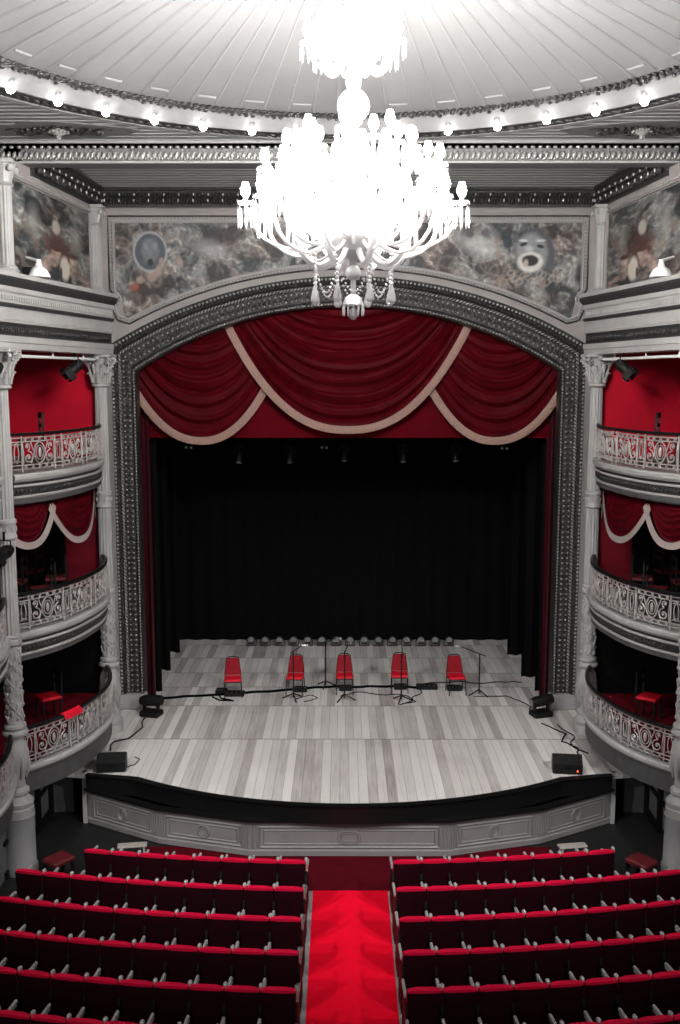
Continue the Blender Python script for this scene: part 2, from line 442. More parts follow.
def deco(k, d, step, r, alt=None, tilt=0):
    mb = MB()
    for j, (p, t) in enumerate(resample(arch_path(k), step)):
        an = math.atan2(t.y, t.x)
        rot = Matrix.Rotation(-(an + tilt), 3, 'Y')
        q = r if (alt is None or j % 2 == 0) else alt
        mb.ell((p.x, WY + d, p.y), q, 6, 4, rot)
    return mb
deco(.90, -.19, .085, (.030, .026, .030)).build('bead_row', M['silver_hi'], fr, smooth=True, sharp=80)
deco(.66, -.10, .075, (.050, .022, .018), tilt=.7).build('cable_moulding', M['silver_hi'], fr, smooth=True, sharp=80)
deco(.40, -.05, .115, (.050, .03, .034), (.026, .03, .065)).build('leaf_moulding', M['silver'], fr, smooth=True, sharp=80)
mb = deco(.29, -.05, .115, (.025, .03, .025))
for (p, t) in resample(arch_path(.51), .115): mb.ell((p.x, WY - .05, p.y), (.025, .03, .025), 6, 4)
mb.build('stud_row', M['silver_hi'], fr, smooth=True, sharp=80)
deco(.08, -.10, .07, (.024, .02, .020)).build('inner_bead_row', M['silver_hi'], fr, smooth=True, sharp=80)
mb = deco(.80, -.14, .06, (.020, .02, .035), tilt=.4); mb.build('leaf_edge', M['silver'], fr, smooth=True, sharp=80)
for sx in (-1, 1):
    mb = MB(); mb.box((sx * 4.80, WY - .06, 1.17), (.62, .30, .34), bev=.02); mb.build('plinth', M['pedestal'], fr)

# ------------------------------------------------------------------ painter for the murals
def fb(x, y, z=0, o=4):
    v = 0; a = .5; f = 1
    for _ in range(o): v += a * noise.noise(Vector((x * f, y * f, z))); a *= .5; f *= 2.05
    return v
def lerp3(a, b, t): return tuple(a[i] + (b[i] - a[i]) * max(0, min(1, t)) for i in range(3))
def mural_color(x, y, seed):
    wx = x + .45 * fb(x * 1.7, y * 1.7, seed); wy = y + .45 * fb(x * 1.7 + 7, y * 1.7, seed)
    n = fb(wx * 2.6, wy * 2.6, seed + 3, 6) * 2.6 + .42
    c = lerp3((.030, .036, .040), (.185, .19, .185), n)
    w = fb(x * 1.3 + 20, y * 1.3, seed + 5) * 3.2 + .4
    c = lerp3(c, tuple(v * (.35 + .9 * max(0, n)) for v in (.125, .103, .094)), w)
    s = abs(math.sin((wx + wy * 1.3) * 8 + 9 * fb(x * 1.5, y * 1.5, seed + 9)))
    c = lerp3(c, (.30, .295, .27), (1 - s) ** 3 * 1.1 * max(0, n))
    f = fb(x * 11, y * 11, seed + 13, 3)
    return tuple(max(.01, v * (1 + 1.1 * f)) for v in c)
def disc(x, y, cx, cy, rx, ry, ang=0):
    dx, dy = x - cx, y - cy; ca, sa = math.cos(ang), math.sin(ang)
    return math.hypot((dx * ca + dy * sa) / rx, (-dx * sa + dy * ca) / ry)
def soft(d, e=.25): return max(0, min(1, (1 - d) / e))

def mural_stage(x, z):
    c = mural_color(x, z, 1.0)
    # pale sky between the figures
    c = lerp3(c, (.33, .335, .335), soft(disc(x, z, -2.9, 10.98, .55, .26, -.3), .9) * .7)
    c = lerp3(c, (.36, .36, .35), soft(disc(x, z, 2.75, 11.05, .75, .28, -.35), .8) * .8)
    for cx, cz, r in ((2.9, 11.32, .14), (3.15, 11.2, .11), (2.55, 11.28, .11)): c = lerp3(c, (.07, .07, .075), soft(disc(x, z, cx, cz, r, r * .8), .5) * .8)
    # wreath round a mask, left
    d = disc(x, z, -4.17, 10.93, .37, .43)
    c = lerp3(c, (.07, .08, .088), soft(d, .2)); c = lerp3(c, (.24, .25, .26), soft(abs(d - .93) / .09, .6))
    c = lerp3(c, (.13, .14, .15), soft(disc(x, z, -4.17, 10.96, .22, .30), .3))
    for cx, cz, a in ((-4.26, 11.04, .3), (-4.06, 11.06, -.3)): c = lerp3(c, (.20, .21, .22), soft(disc(x, z, cx, cz, .07, .10, a), .7))
    c = lerp3(c, (.02, .02, .022), soft(disc(x, z, -4.17, 10.72, .07, .09), .3))
    for cx, cz, rx, ry, a in ((-4.0, 10.55, .10, .20, -.4), (-4.15, 10.42, .13, .12, 0), (-3.93, 10.73, .08, .10, 0), (-3.55, 10.72, .09, .14, .3), (-4.4, 10.35, .1, .1, 0)):
        c = lerp3(c, (.26, .205, .18), soft(disc(x, z, cx, cz, rx, ry, a), .45) * .85)
    c = lerp3(c, (.24, .075, .05), soft(disc(x, z, -4.52, 10.20, .13, .11), .5) * .85)
    for k in range(9):
        a = 2 * PI * k / 9; c = lerp3(c, (.25, .21, .19), soft(abs(disc(x, z, -4.17 + .62 * math.cos(a), 10.93 + .55 * math.sin(a), .2, .13, a) - .8) / .3, .9) * .4)
    # laughing mask, right
    d = disc(x, z, 3.93, 10.88, .46, .55, .12)
    c = lerp3(c, (.075, .08, .088), soft(d, .15)); d2 = disc(x, z, 3.86, 10.90, .38, .46, .12)
    c = lerp3(c, (.20, .205, .21), soft(d2, .25)); c = lerp3(c, (.34, .34, .34), soft(disc(x, z, 3.8, 11.0, .13, .1), .8))
    for cx in (3.68, 4.04): c = lerp3(c, (.02, .02, .022), soft(disc(x, z, cx, 11.07 - .12 * (cx - 3.8), .10, .045, -.25 if cx > 3.8 else .25), .4)); c = lerp3(c, (.40, .40, .40), soft(disc(x, z, cx, 11.16, .13, .035), .5))
    c = lerp3(c, (.44, .43, .41), soft(disc(x, z, 3.83, 10.72, .30, .23), .2)); c = lerp3(c, (.018, .018, .018), soft(disc(x, z, 3.83, 10.75, .20, .13), .25))
    c = lerp3(c, (.30, .26, .22), soft(disc(x, z, 3.74, 10.70, .07, .10), .5))
    for k in range(14):
        cx = 3.35 + .085 * k; cz = 10.40 + .10 * math.sin(k * 1.7); c = lerp3(c, (.36, .31, .27), soft(abs(disc(x, z, cx, cz, .11, .07, cx) - .7) / .4, .9) * .4)
    for cx, cz in ((3.15, 10.9), (3.12, 11.15), (4.1, 10.25), (3.2, 10.35)): c = lerp3(c, (.22, .165, .14), soft(disc(x, z, cx, cz, .09, .13), .5) * .7)
    for k in range(7):
        cx = 2.1 + .22 * k; cz = 10.72 - .03 * k; c = lerp3(c, (.24, .21, .18), soft(abs(disc(x, z, cx, cz, .26, .15, cx * 3) - .8) / .25, .9) * .3)
    return tuple(1.55 * max(0, v) ** 1.22 * (1 + .4 * fb(x * 9, z * 9, 4, 3)) for v in c)
def mb_bottom(x):
    ax = abs(x); a = .70 + math.sqrt(10.02 ** 2 - ax * ax)
    if ax > 4.72:
        t = min(1, (ax - 4.72) / .12); return a + (10.10 - a) * t
    return a
mur = empty('stage_wall_mural', (0, WY - .02, 10), 0, 'wide painted mural with theatre masks and garlands above the stage arch', 'mural')
nx, nz = 560, 84; mb = MB(); cc = []
for j in range(nz + 1):
    for i in range(nx + 1):
        x = -4.9 + 9.8 * i / nx; zb = mb_bottom(x); z = zb + (11.52 - zb) * j / nz
        mb.v.append((x, WY - .025, z)); cc.append(mural_stage(x, z))
w = nx + 1; mb.f = [(j * w + i, j * w + i + 1, (j + 1) * w + i + 1, (j + 1) * w + i) for j in range(nz) for i in range(nx)]
mb.cols = cc; mb.build('canvas', M['paint'], mur)
def outline(off):
    p = []
    p.append((-4.92 - off, 11.54 + off)); p.append((-4.92 - off, 10.16))
    for k in range(7):
        a = PI * k / 6; p.append((-4.92 - off + .02 + .13 * math.sin(a) * (1 - off * 3), 10.12 - .17 * k / 3))
    p.append((-4.86 - off * .3, 9.64 - off))
    for i in range(1, 60):
        x = -4.80 + 9.6 * i / 60; p.append((x, .70 + math.sqrt(10.02 ** 2 - x * x) - .02 - off))
    q = [(-x, z) for x, z in p[:10]][::-1]
    return p + q
for off, r, nm, m in ((.03, .022, 'gilt_edge', M['white']), (.12, .018, 'outer_edge', M['silver'])):
    MB().tube([(x, WY - .03, z) for x, z in outline(off)], r, 6, closed=True).build(nm, m, mur, smooth=True)
mb = MB()
for p, t in resample(outline(.07) + [outline(.07)[0]], .075): mb.ell((p.x, WY - .02, p.y), (.026, .022, .018), 6, 4)
mb.build('bead_row', M['white'], mur, smooth=True, sharp=80)

# ------------------------------------------------------------------ upper side walls with murals
def mural_side(u, z, seed, sx):
    x = u
    c = mural_color(x * .42, z, seed)
    c = lerp3(c, (.30, .295, .27), soft(disc(x, z, 1.05, 11.05, .40, .42, -.15), .8) * .6)
    c = lerp3(c, (.30, .295, .27), soft(disc(x, z, 3.1, 11.0, .35, .42, .2), .8) * .55)
    for k in range(9):
        cx = .25 + .45 * k; c = lerp3(c, (.20, .15, .12), soft(disc(x, z, cx, 10.80 + .16 * math.sin(k * 2.1), .20, .20, .5 * math.sin(k)), .6) * .5)
    c = lerp3(c, (.085, .042, .036), soft(disc(x, z, 2.15, 10.72, .75, .40), .5) * .85)
    c = lerp3(c, (.36, .34, .31), soft(disc(x, z, 2.1, 11.10, .24, .16), .4) * .85)
    sk = (.38, .30, .26)
    for cx, cz, rx, ry, a in ((1.75, 10.42, .55, .17, .25), (2.05, 10.62, .30, .12, 0), (1.35, 10.24, .55, .06, .12), (2.95, 10.38, .36, .20, -.1), (2.95, 10.58, .27, .10, 0), (3.4, 10.26, .5, .07, -.08), (3.5, 10.14, .4, .06, .05), (.9, 10.16, .5, .05, .05)):
        sh = .7 + 1.2 * fb(x * 3, z * 8, 2, 2); c = lerp3(c, tuple(v * sh for v in sk), soft(disc(x, z, cx, cz, rx, ry, a), .35) * .9)
    for cx, cz in ((2.05, 10.70), (2.95, 10.65)): c = lerp3(c, (.09, .045, .03), soft(disc(x, z, cx, cz, .30, .06), .4))
    c = lerp3(c, (.5, .46, .41), soft(disc(x, z, 2.48, 10.38, .30, .27, .1), .35) * .9)
    c = lerp3(c, (.02, .02, .02), soft(disc(x, z, 2.28, 10.30, .08, .12), .4) * .8)
    return tuple(1.3 * max(0, v) ** 1.22 for v in c)
Y0, Y1 = 17.9, 21.6
for sx in (-1, 1):
    def W(y, off, z): return Vector((sx * (wallx(y) - off), y, z))
    mb = MB(); mb.grid(lambda u, v: W(Y0 + (Y1 - Y0) * u, 0, 9.6 + 3.0 * v), 4, 2, thick=(sx * .3, 0, 0))
    struct(mb, 'wall_left' if sx < 0 else 'wall_right', M['cream'])
    mb = MB(); mb.grid(lambda u, v: W(16.78 + 1.12 * u, 0, 9.6 + 2.2 * v), 2, 2, thick=(sx * .3, 0, 0))
    struct(mb, 'wall_left' if sx < 0 else 'wall_right', M['cream'])
    mb = MB(); mb.box((sx * 6.7, 14.8, 11), (.2, 6.2, 2.9)); struct(mb, 'wall_left' if sx < 0 else 'wall_right', M['under_wall'])
    side = 'left' if sx < 0 else 'right'
    ms = empty('side_wall_mural', (sx * wallx(19), 19, 10), 0, 'dim painted mural of cherubs and figures on the upper %s side wall' % side, 'mural', 'side wall murals')
    mb = MB(); cc = []; nx, nz = 180, 80; ya, yb = 17.2, 21.05
    for j in range(nz + 1):
        for i in range(nx + 1):
            y = ya + (yb - ya) * i / nx; z = 10.12 + 1.50 * j / nz
            mb.v.append(W(y, .03, z)); cc.append(mural_side(y - ya, z, 5.0 if sx < 0 else 8.0, sx))
    w = nx + 1; mb.f = [(j * w + i, j * w + i + 1, (j + 1) * w + i + 1, (j + 1) * w + i) for j in range(nz) for i in range(nx)]
    mb.cols = cc; mb.build('canvas', M['paint'], ms)
    mb = MB(); mb.tube([W(ya - .05, .04, 10.07), W(yb + .05, .04, 10.07), W(yb + .05, .04, 11.67), W(ya - .05, .04, 11.67)], .028, 6, closed=True)
    mb.build('gilt_edge', M['cream'], ms)
    mb = MB()
    for i in range(int((yb - ya) / .09)): mb.ell(W(ya + .09 * i + .04, .04, 11.72), (.02, .03, .02), 6, 4)
    for i in range(int((yb - ya) / .09)): mb.ell(W(ya + .09 * i + .04, .04, 10.02), (.02, .03, .02), 6, 4)
    mb.build('bead_row', M['white'], ms, smooth=True, sharp=80)
    # little gallery grille below the mural
    mb = MB(); mb.grid(lambda u, v: W(18.9 + 1.8 * u, .10, 9.97 + .05 * v), 1, 1, thick=(sx * .08, 0, 0))
    for i in range(18): mb.box(W(18.95 + .095 * i, .11, 10.02), (.03, .05, .07))
    mb.build('grille', M['silver'], ms)
    # pilasters
    for k, y in enumerate((21.32, 16.98)):
        pl = empty('pilaster', (sx * (wallx(y) - .06), y, 9.95), 0, 'small fluted white pilaster %s the %s side mural' % ('on the stage side of' if k == 0 else 'on the near side of', side), 'pilaster', 'small fluted pilasters')
        cx = sx * (wallx(y) - .08); n0 = 24
        MB().lathe([(.13, 10.14), (.115, 10.18), (.112, 11.42), (.12, 11.44)], (cx, y, 0), 40, lambda a, z: 1 - .09 * (math.sin(a * 10) > 0)).build('shaft', M['white'], pl)
        mb = MB(); mb.box((cx, y, 10.02), (.34, .34, .14), bev=.015); mb.lathe([(.16, 10.08), (.165, 10.11), (.13, 10.15)], (cx, y, 0), 20)
        mb.build('base', M['white'], pl)
        mb = MB(); mb.lathe([(.12, 11.42), (.15, 11.45), (.12, 11.48), (.13, 11.55), (.18, 11.72), (.19, 11.76)], (cx, y, 0), 20, lambda a, z: 1 + (.10 * math.sin(8 * a) if 11.5 < z < 11.74 else 0))
        mb.box((cx, y, 11.80), (.38, .38, .07), bev=.01)
        for qx in (-1, 1):
            for qy in (-1, 1): mb.ell((cx + qx * .15, y + qy * .15, 11.69), .055, 8, 5)
        mb.build('capital', M['white'], pl, smooth=True)
    if True:
        # pinkish corner strip next to the mural
        pass

# dentil cornice (three runs)
for nm, path, lab in (('wall', [(-5.22, WY - .0), (5.22, WY - .0)], 'above the stage wall mural'),
                      ('left', [(-wallx(18.26), 18.26), (-5.30, 21.6)], 'above the left side mural'),
                      ('right', [(5.30, 21.6), (wallx(18.26), 18.26)], 'above the right side mural')):
    c = tag(bpy.data.objects.new('ceiling_cornice', None), 'dark carved cornice with bright leaf points ' + lab, 'cornice', 'carved cornices'); col.objects.link(c)
    mb = MB(); mb.sweep([(0, 11.83), (-.05, 11.83), (-.06, 11.90), (-.12, 12.02), (-.20, 12.08), (-.22, 12.14), (-.26, 12.16), (-.26, 12.24), (0, 12.24)], path)
    mb.build('moulding', M['dark_band'], c)
    a, b = Vector(path[0]), Vector(path[1]); t = (b - a).normalized(); n = Vector((t.y, -t.x)); L = (b - a).length
    mb = MB(); m2 = MB(); k = int(L / .30)
    for i in range(k):
        p = a + t * (i + .5) * L / k
        q = p + n * .20; mb.ell((q.x, q.y, 11.95), (.019, .019, .038), 6, 4); q = p + n * .24 + t * .02; mb.ell((q.x, q.y, 12.06), (.022, .022, .03), 6, 4)
        for u_ in range(5):
            q = p + n * .15 + t * (-.12 + .06 * u_); m2.ell((q.x, q.y, 11.94 + .03 * (u_ % 2)), (.03, .03, .075), 6, 4)
            q = p + n * .22 + t * (-.10 + .06 * u_); m2.ell((q.x, q.y, 12.06), (.026, .026, .045), 6, 4)
    mb.build('leaf_point', M['leaf_tip'], c, smooth=True, sharp=80); m2.build('leaf_relief', M['silver'], c, smooth=True, sharp=80)
    mb = MB(); mb.sweep([(0, 11.74), (-.04, 11.74), (-.05, 11.79), (-.03, 11.83), (0, 11.83)], path); mb.build('lower_fillet', M['cream'], c)

# ------------------------------------------------------------------ ceiling: soffit, beam, flat zone, ring, dome
mb = MB(); mb.prism([(-6.5, 17.9), (6.5, 17.9), (6.5, 21.7), (-6.5, 21.7)], 12.22, 12.4); struct(mb, 'ceiling', M['soffit'])
mb = MB()
for i in range(13): mb.box((0, 18.45 + .235 * i, 12.215), (10.2 + .0 * i, .03, .02))
struct(mb, 'trim_3', M['soffit_line'])
bm_ = empty('ceiling_beam', (0, 18, 12), 0, 'straight carved silver beam crossing the ceiling in front of the stage', 'beam')
mb = MB(); mb.sweep([(0, 11.97), (0, 12.34), (.34, 12.34), (.34, 11.97)], [(-6.5, 17.9), (6.5, 17.9)]); mb.build('body', M['soffit'], bm_)
mb = MB(); mb.sweep([(-.03, 11.98), (-.03, 12.0), (0, 12.01), (0, 11.97)], [(-6.5, 17.9), (6.5, 17.9)]); mb.sweep([(0, 12.30), (-.06, 12.30), (-.06, 12.34), (0, 12.34)], [(-6.5, 17.9), (6.5, 17.9)]); mb.build('fillet', M['white'], bm_)
mb = MB()
for i in range(132):
    x = -6.36 + .0965 * i
    mb.ell((x, 17.885, 12.10), (.040, .035, .075), 6, 4, Matrix.Rotation(.25, 3, 'Y')); mb.ell((x + .048, 17.87, 12.05), (.02, .03, .035), 6, 4)
mb.build('leaf_relief', M['silver_hi'], bm_, smooth=True, sharp=80)
mb = MB()
for i in range(98): mb.ell((-6.34 + .13 * i, 17.87, 12.235), (.045, .03, .028), 6, 4)
mb.build('egg_moulding', M['silver_hi'], bm_, smooth=True, sharp=80)

# flat ceiling zone between beam and round ring
ROUT = 6.12
cp = []
ins = [(ROUT * math.sin(R(-90 + 180 * i / 48)), CYR + ROUT * math.cos(R(-90 + 180 * i / 48))) for i in range(49)]
poly = [(-9, CYR), (ins[0][0], CYR)]
mb = MB()
top_y = 17.92
for i in range(48):
    (x0, y0), (x1, y1) = ins[i], ins[i + 1]
    mb.prism([(x0, y0), (x1, y1), (x1, top_y), (x0, top_y)][::-1], 12.34, 12.45)
for sx in (-1, 1): mb.prism([(sx * ROUT, CYR), (sx * 9, CYR), (sx * 9, top_y), (sx * ROUT, top_y)], 12.34, 12.45)
for i in range(48):
    (x0, y0), (x1, y1) = ins[i], ins[i + 1]
    mb.prism([(x0, 2 * CYR - y0), (x1, 2 * CYR - y1), (x1, 3.5), (x0, 3.5)], 12.34, 12.45)
for sx in (-1, 1): mb.prism([(sx * ROUT, CYR), (sx * 9, CYR), (sx * 9, 3.5), (sx * ROUT, 3.5)], 12.34, 12.45)
struct(mb, 'ceiling', M['soffit'])
mb = MB()
for i in range(12):
    y = 17.75 - .21 * i; dx = math.sqrt(max(0, (ROUT + .05) ** 2 - (y - CYR) ** 2)) if y - CYR < ROUT + .05 else 0
    for sx in (-1, 1): mb.box((sx * (dx + 6.6) / 2, y, 12.335), (max(.1, 6.6 - dx), .035, .02))
struct(mb, 'trim_4', M['soffit_line'])

def ring_sweep(prof, n=120):
    vs = []
    for i in range(n):
        a = 2 * PI * i / n; vs.append([(r * math.sin(a), CYR + r * math.cos(a), z) for r, z in prof])
    vs.append(vs[0]); return MB().rings(vs, True, False)
rg = empty('ceiling_ring', (0, CYR, 12.3), 0, 'round white and silver cornice ring carrying globe lamps around the domed ceiling', 'cornice')
ring_sweep([(6.14, 12.36), (6.14, 12.28), (6.08, 12.25), (5.98, 12.26), (5.97, 12.28), (5.66, 12.29), (5.64, 12.27), (5.60, 12.27), (5.44, 12.40), (5.36, 12.46), (5.1, 12.52), (5.1, 12.6), (6.14, 12.6)]).build('moulding', M['ring_paint'], rg)
def ringdeco(r, z, n, q, tilt=0, a0=0):
    mb = MB()
    for i in range(n):
        a = 2 * PI * i / n + a0; mb.ell((r * math.sin(a), CYR + r * math.cos(a), z), q, 6, 4, Matrix.Rotation(-a, 3, 'Z') @ Matrix.Rotation(tilt, 3, 'Z'))
    return mb
ringdeco(5.81, 12.262, 230, (.12, .055, .03), .7).build('rope_moulding', M['silver'], rg, smooth=True, sharp=80)
ring_sweep([(5.97, 12.30), (5.97, 12.275), (5.66, 12.275), (5.66, 12.30)]).build('dark_channel', M['dark_band'], rg)
mb = ringdeco(5.22, 12.46, 300, (.045, .14, .035), .5)
for i in range(300):
    a = 2 * PI * i / 300; rr_ = 5.26 + .10 * random.uniform(-1, 1); mb.ell((rr_ * math.sin(a), CYR + rr_ * math.cos(a), 12.43), (.035, .035, .03), 6, 4)
mb.build('leaf_moulding', M['silver'], rg, smooth=True, sharp=80)

def dz(r): return 13.5 - 1.0 * (r / 5.15) ** 1.35
vs = []; NR = 14
mb = MB()
def domef(u, v):
    a = 2 * PI * u; r = .02 + 5.15 * v; return Vector((r * math.sin(a), CYR + r * math.cos(a), dz(r)))
mb.grid(domef, 164, NR); struct(mb, 'ceiling', M['ceil'], smooth=True)
mb = MB()
for i in range(82):
    a = 2 * PI * (i + .5) / 82 + .0
    for da, wd in ((0, .020),):
        pts = []
        for k in range(10):
            r = .5 + 4.6 * k / 9; pts.append(Vector((r * math.sin(a + da / r), CYR + r * math.cos(a + da / r), dz(r) - .006)))
        mb.tube(pts, wd, 4)
for i in range(82):
    a0 = 2 * PI * (i + .62) / 82; a1 = 2 * PI * (i + 1.38) / 82
    if i % 2: mb.tube([(r_ * math.sin(a0 + (a1 - a0) * k / 3), CYR + r_ * math.cos(a0 + (a1 - a0) * k / 3), dz(r_) - .006) for k in range(4) for r_ in (4.93,)], .018, 4)
struct(mb, 'trim_5', M['batten'])
mb = MB(); mb.lathe([(.0, 13.38), (.35, 13.40), (.45, 13.46), (.5, 13.5), (.1, 13.52)], (0, CYR, 0), 32, lambda a, z: 1 + .05 * math.sin(12 * a)); tag(mb.build('ceiling_rose', M['white'], smooth=True), 'round plaster rose at the top of the dome above the chandelier', 'ceiling rose')

# ring globes
gp = empty('ceiling_globe_lamp', (0, 0, 0), 0, 'x', 'lamp', 'globe lamps on the ceiling ring')
MB().lathe([(.05, .13), (.06, .10), (.035, .06), (.03, .05)][::-1], (0, 0, 0), 12).build('holder', M['steel'], gp, local=True)
MB().ell((0, 0, 0), .062, 12, 8).build('globe', M['globe'], gp, local=True, smooth=True, sharp=80)
first = True
for k in range(-9, 10):
    a = R(8.32 * k); o = gp if first else copy_tree(gp); first = False
    o.location = (5.52 * math.sin(a), CYR + 5.52 * math.cos(a), 12.245); o.rotation_euler = (0, 0, -a)
    if k == 0: lb = 'lit white globe lamp on the ceiling ring, directly behind the chandelier'
    else: lb = 'lit white globe lamp on the ceiling ring, %s to the %s of the chandelier stem' % (ORD[abs(k) - 1], 'left' if k < 0 else 'right')
    o['label'] = lb

# corner medallions on the flat ceiling
md0 = None
for sx in (-1, 1):
    md = empty('ceiling_medallion', (sx * 4.72, 17.02, 12.33), 0, 'dark carved silver ceiling ornament in the %s corner beside the round ring' % ('left' if sx < 0 else 'right'), 'ornament', 'ceiling corner ornaments')
    mb = MB()
    pl = []
    for i in range(24):
        a = 2 * PI * i / 24; pl.append((sx * 4.75 + 1.25 * math.cos(a) * (1 if abs(math.cos(a)) < .8 else 1.05), 17.08 + .60 * math.sin(a) * (1 - .45 * abs(math.cos(a)))))
    mb.prism(pl, 12.315, 12.335); mb.build('ground_plate', M['soffit'], md)
    mb = MB(); random.seed(3)
    for i in range(90):
        a = random.uniform(0, 2 * PI); q = random.random() ** .6; x = .72 * q * math.cos(a); y = .30 * q * math.sin(a) * (1 - .5 * abs(math.cos(a)))
        mb.ell((sx * 4.75 + x, 17.02 + y, 12.30), (random.uniform(.03, .08), random.uniform(.025, .05), random.uniform(.02, .05)), 6, 4, Matrix.Rotation(random.uniform(0, 3), 3, 'Z'))
    for q in (-1, 1):
        pts = [Vector((sx * 4.75 + q * (.25 + .62 * t), 17.02 + .12 * math.sin(6 * t), 12.30)) for t in [k / 12 for k in range(13)]]
        mb.tube(pts, [.05 * (1 - k / 14) for k in range(13)], 6)
        mb.tube([Vector((sx * 4.75 + q * (.55 + .12 * math.cos(t)), 17.14 + .12 * math.sin(t), 12.30)) for t in [k * .5 for k in range(11)]], .03, 6)
    mb.build('foliage', M['silver'], md, smooth=True, sharp=80)
    mb = MB(); mb.lathe([(.02, 12.14), (.05, 12.17), (.04, 12.21), (.10, 12.24), (.15, 12.30)], (sx * 4.75, 16.95, 0), 14, lambda a, z: 1 + .1 * math.sin(6 * a))
    for i in range(16): a = 2 * PI * i / 16; mb.ell((sx * 4.75 + .15 * math.cos(a), 16.95 + .12 * math.sin(a), 12.27), .025, 6, 4)
    mb.build('boss', M['silver_hi'], md, smooth=True)

# ------------------------------------------------------------------ entablature over the boxes
for sx in (-1, 1):
    side = 'left' if sx < 0 else 'right'
    path = [(-colx(14.5), 14.5), (-colx(20.35), 20.35), (-5.05, 20.35 + .0), ] if False else [(-colx(14.5), 14.5), (-colx(20.42), 20.42)]
    def ent(prof):
        mb = MB()
        o1 = [(o, z) for o, z in prof]
        p = path if sx < 0 else [(-x, y) for x, y in path]
        # travel away from the camera: left of travel is -x; flip the offset so that positive is toward the hall
        s_ = -1 if sx < 0 else 1
        pr = [(s_ * o, z) for o, z in o1]
        if sx > 0: pr = pr[::-1]
        mb.sweep(pr, p); return mb
    en = empty('box_entablature', (sx * colx(18), 18, 8.75), 0, 'white and dark banded cornice above the top box on the %s' % side, 'cornice', 'cornices above the boxes')
    B = -.38
    ent([(B, 8.76), (.13, 8.76), (.13, 8.86), (.15, 8.87), (.15, 8.97), (B, 8.97)]).build('architrave', M['white'], en)
    ent([(B, 8.97), (.10, 8.97), (.10, 9.18), (B, 9.18)]).build('dark_frieze', M['dark_band'], en)
    ent([(B, 9.18), (.13, 9.18), (.14, 9.22), (.12, 9.24), (.12, 9.42), (B, 9.42)]).build('frieze', M['white'], en)
    ent([(B, 9.42), (.16, 9.42), (.17, 9.48), (B, 9.48)]).build('dark_fillet', M['dark_band'], en)
    ent([(B, 9.48), (.14, 9.48), (.14, 9.64), (.17, 9.66), (.17, 9.74), (B, 9.74)]).build('dentil_band', M['white'], en)
    ent([(B, 9.74), (.18, 9.74), (.24, 9.80), (.26, 9.84), (.26, 9.88), (B, 9.88)]).build('cornice', M['dark_band'], en)
    ent([(B, 9.88), (.27, 9.88), (.28, 9.95), (B, 9.97)]).build('cap', M['white'], en)
    mb = MB(); m2 = MB()
    for i in range(70):
        y = 14.6 + .082 * i; x = sx * (colx(y) - .145); mb.box((x, y, 9.56), (.05, .045, .07)); m2.ell((sx * (colx(y) - .11), y, 9.075), (.02, .03, .055), 6, 4)
    mb.build('dentil', M['white'], en).__setitem__('kind', 'stuff'); m2.build('carved_leaf', M['silver'], en, smooth=True, sharp=80).__setitem__('kind', 'stuff')
    # return wall between column and arch
    mb = MB(); mb.prism([(sx * 5.03, 20.42), (sx * 5.03, 21.6), (sx * 5.5, 21.6), (sx * 5.5, 20.42)][::sx], 1.0, 9.9)
    struct(mb, 'wall_left' if sx < 0 else 'wall_right', M['white'])

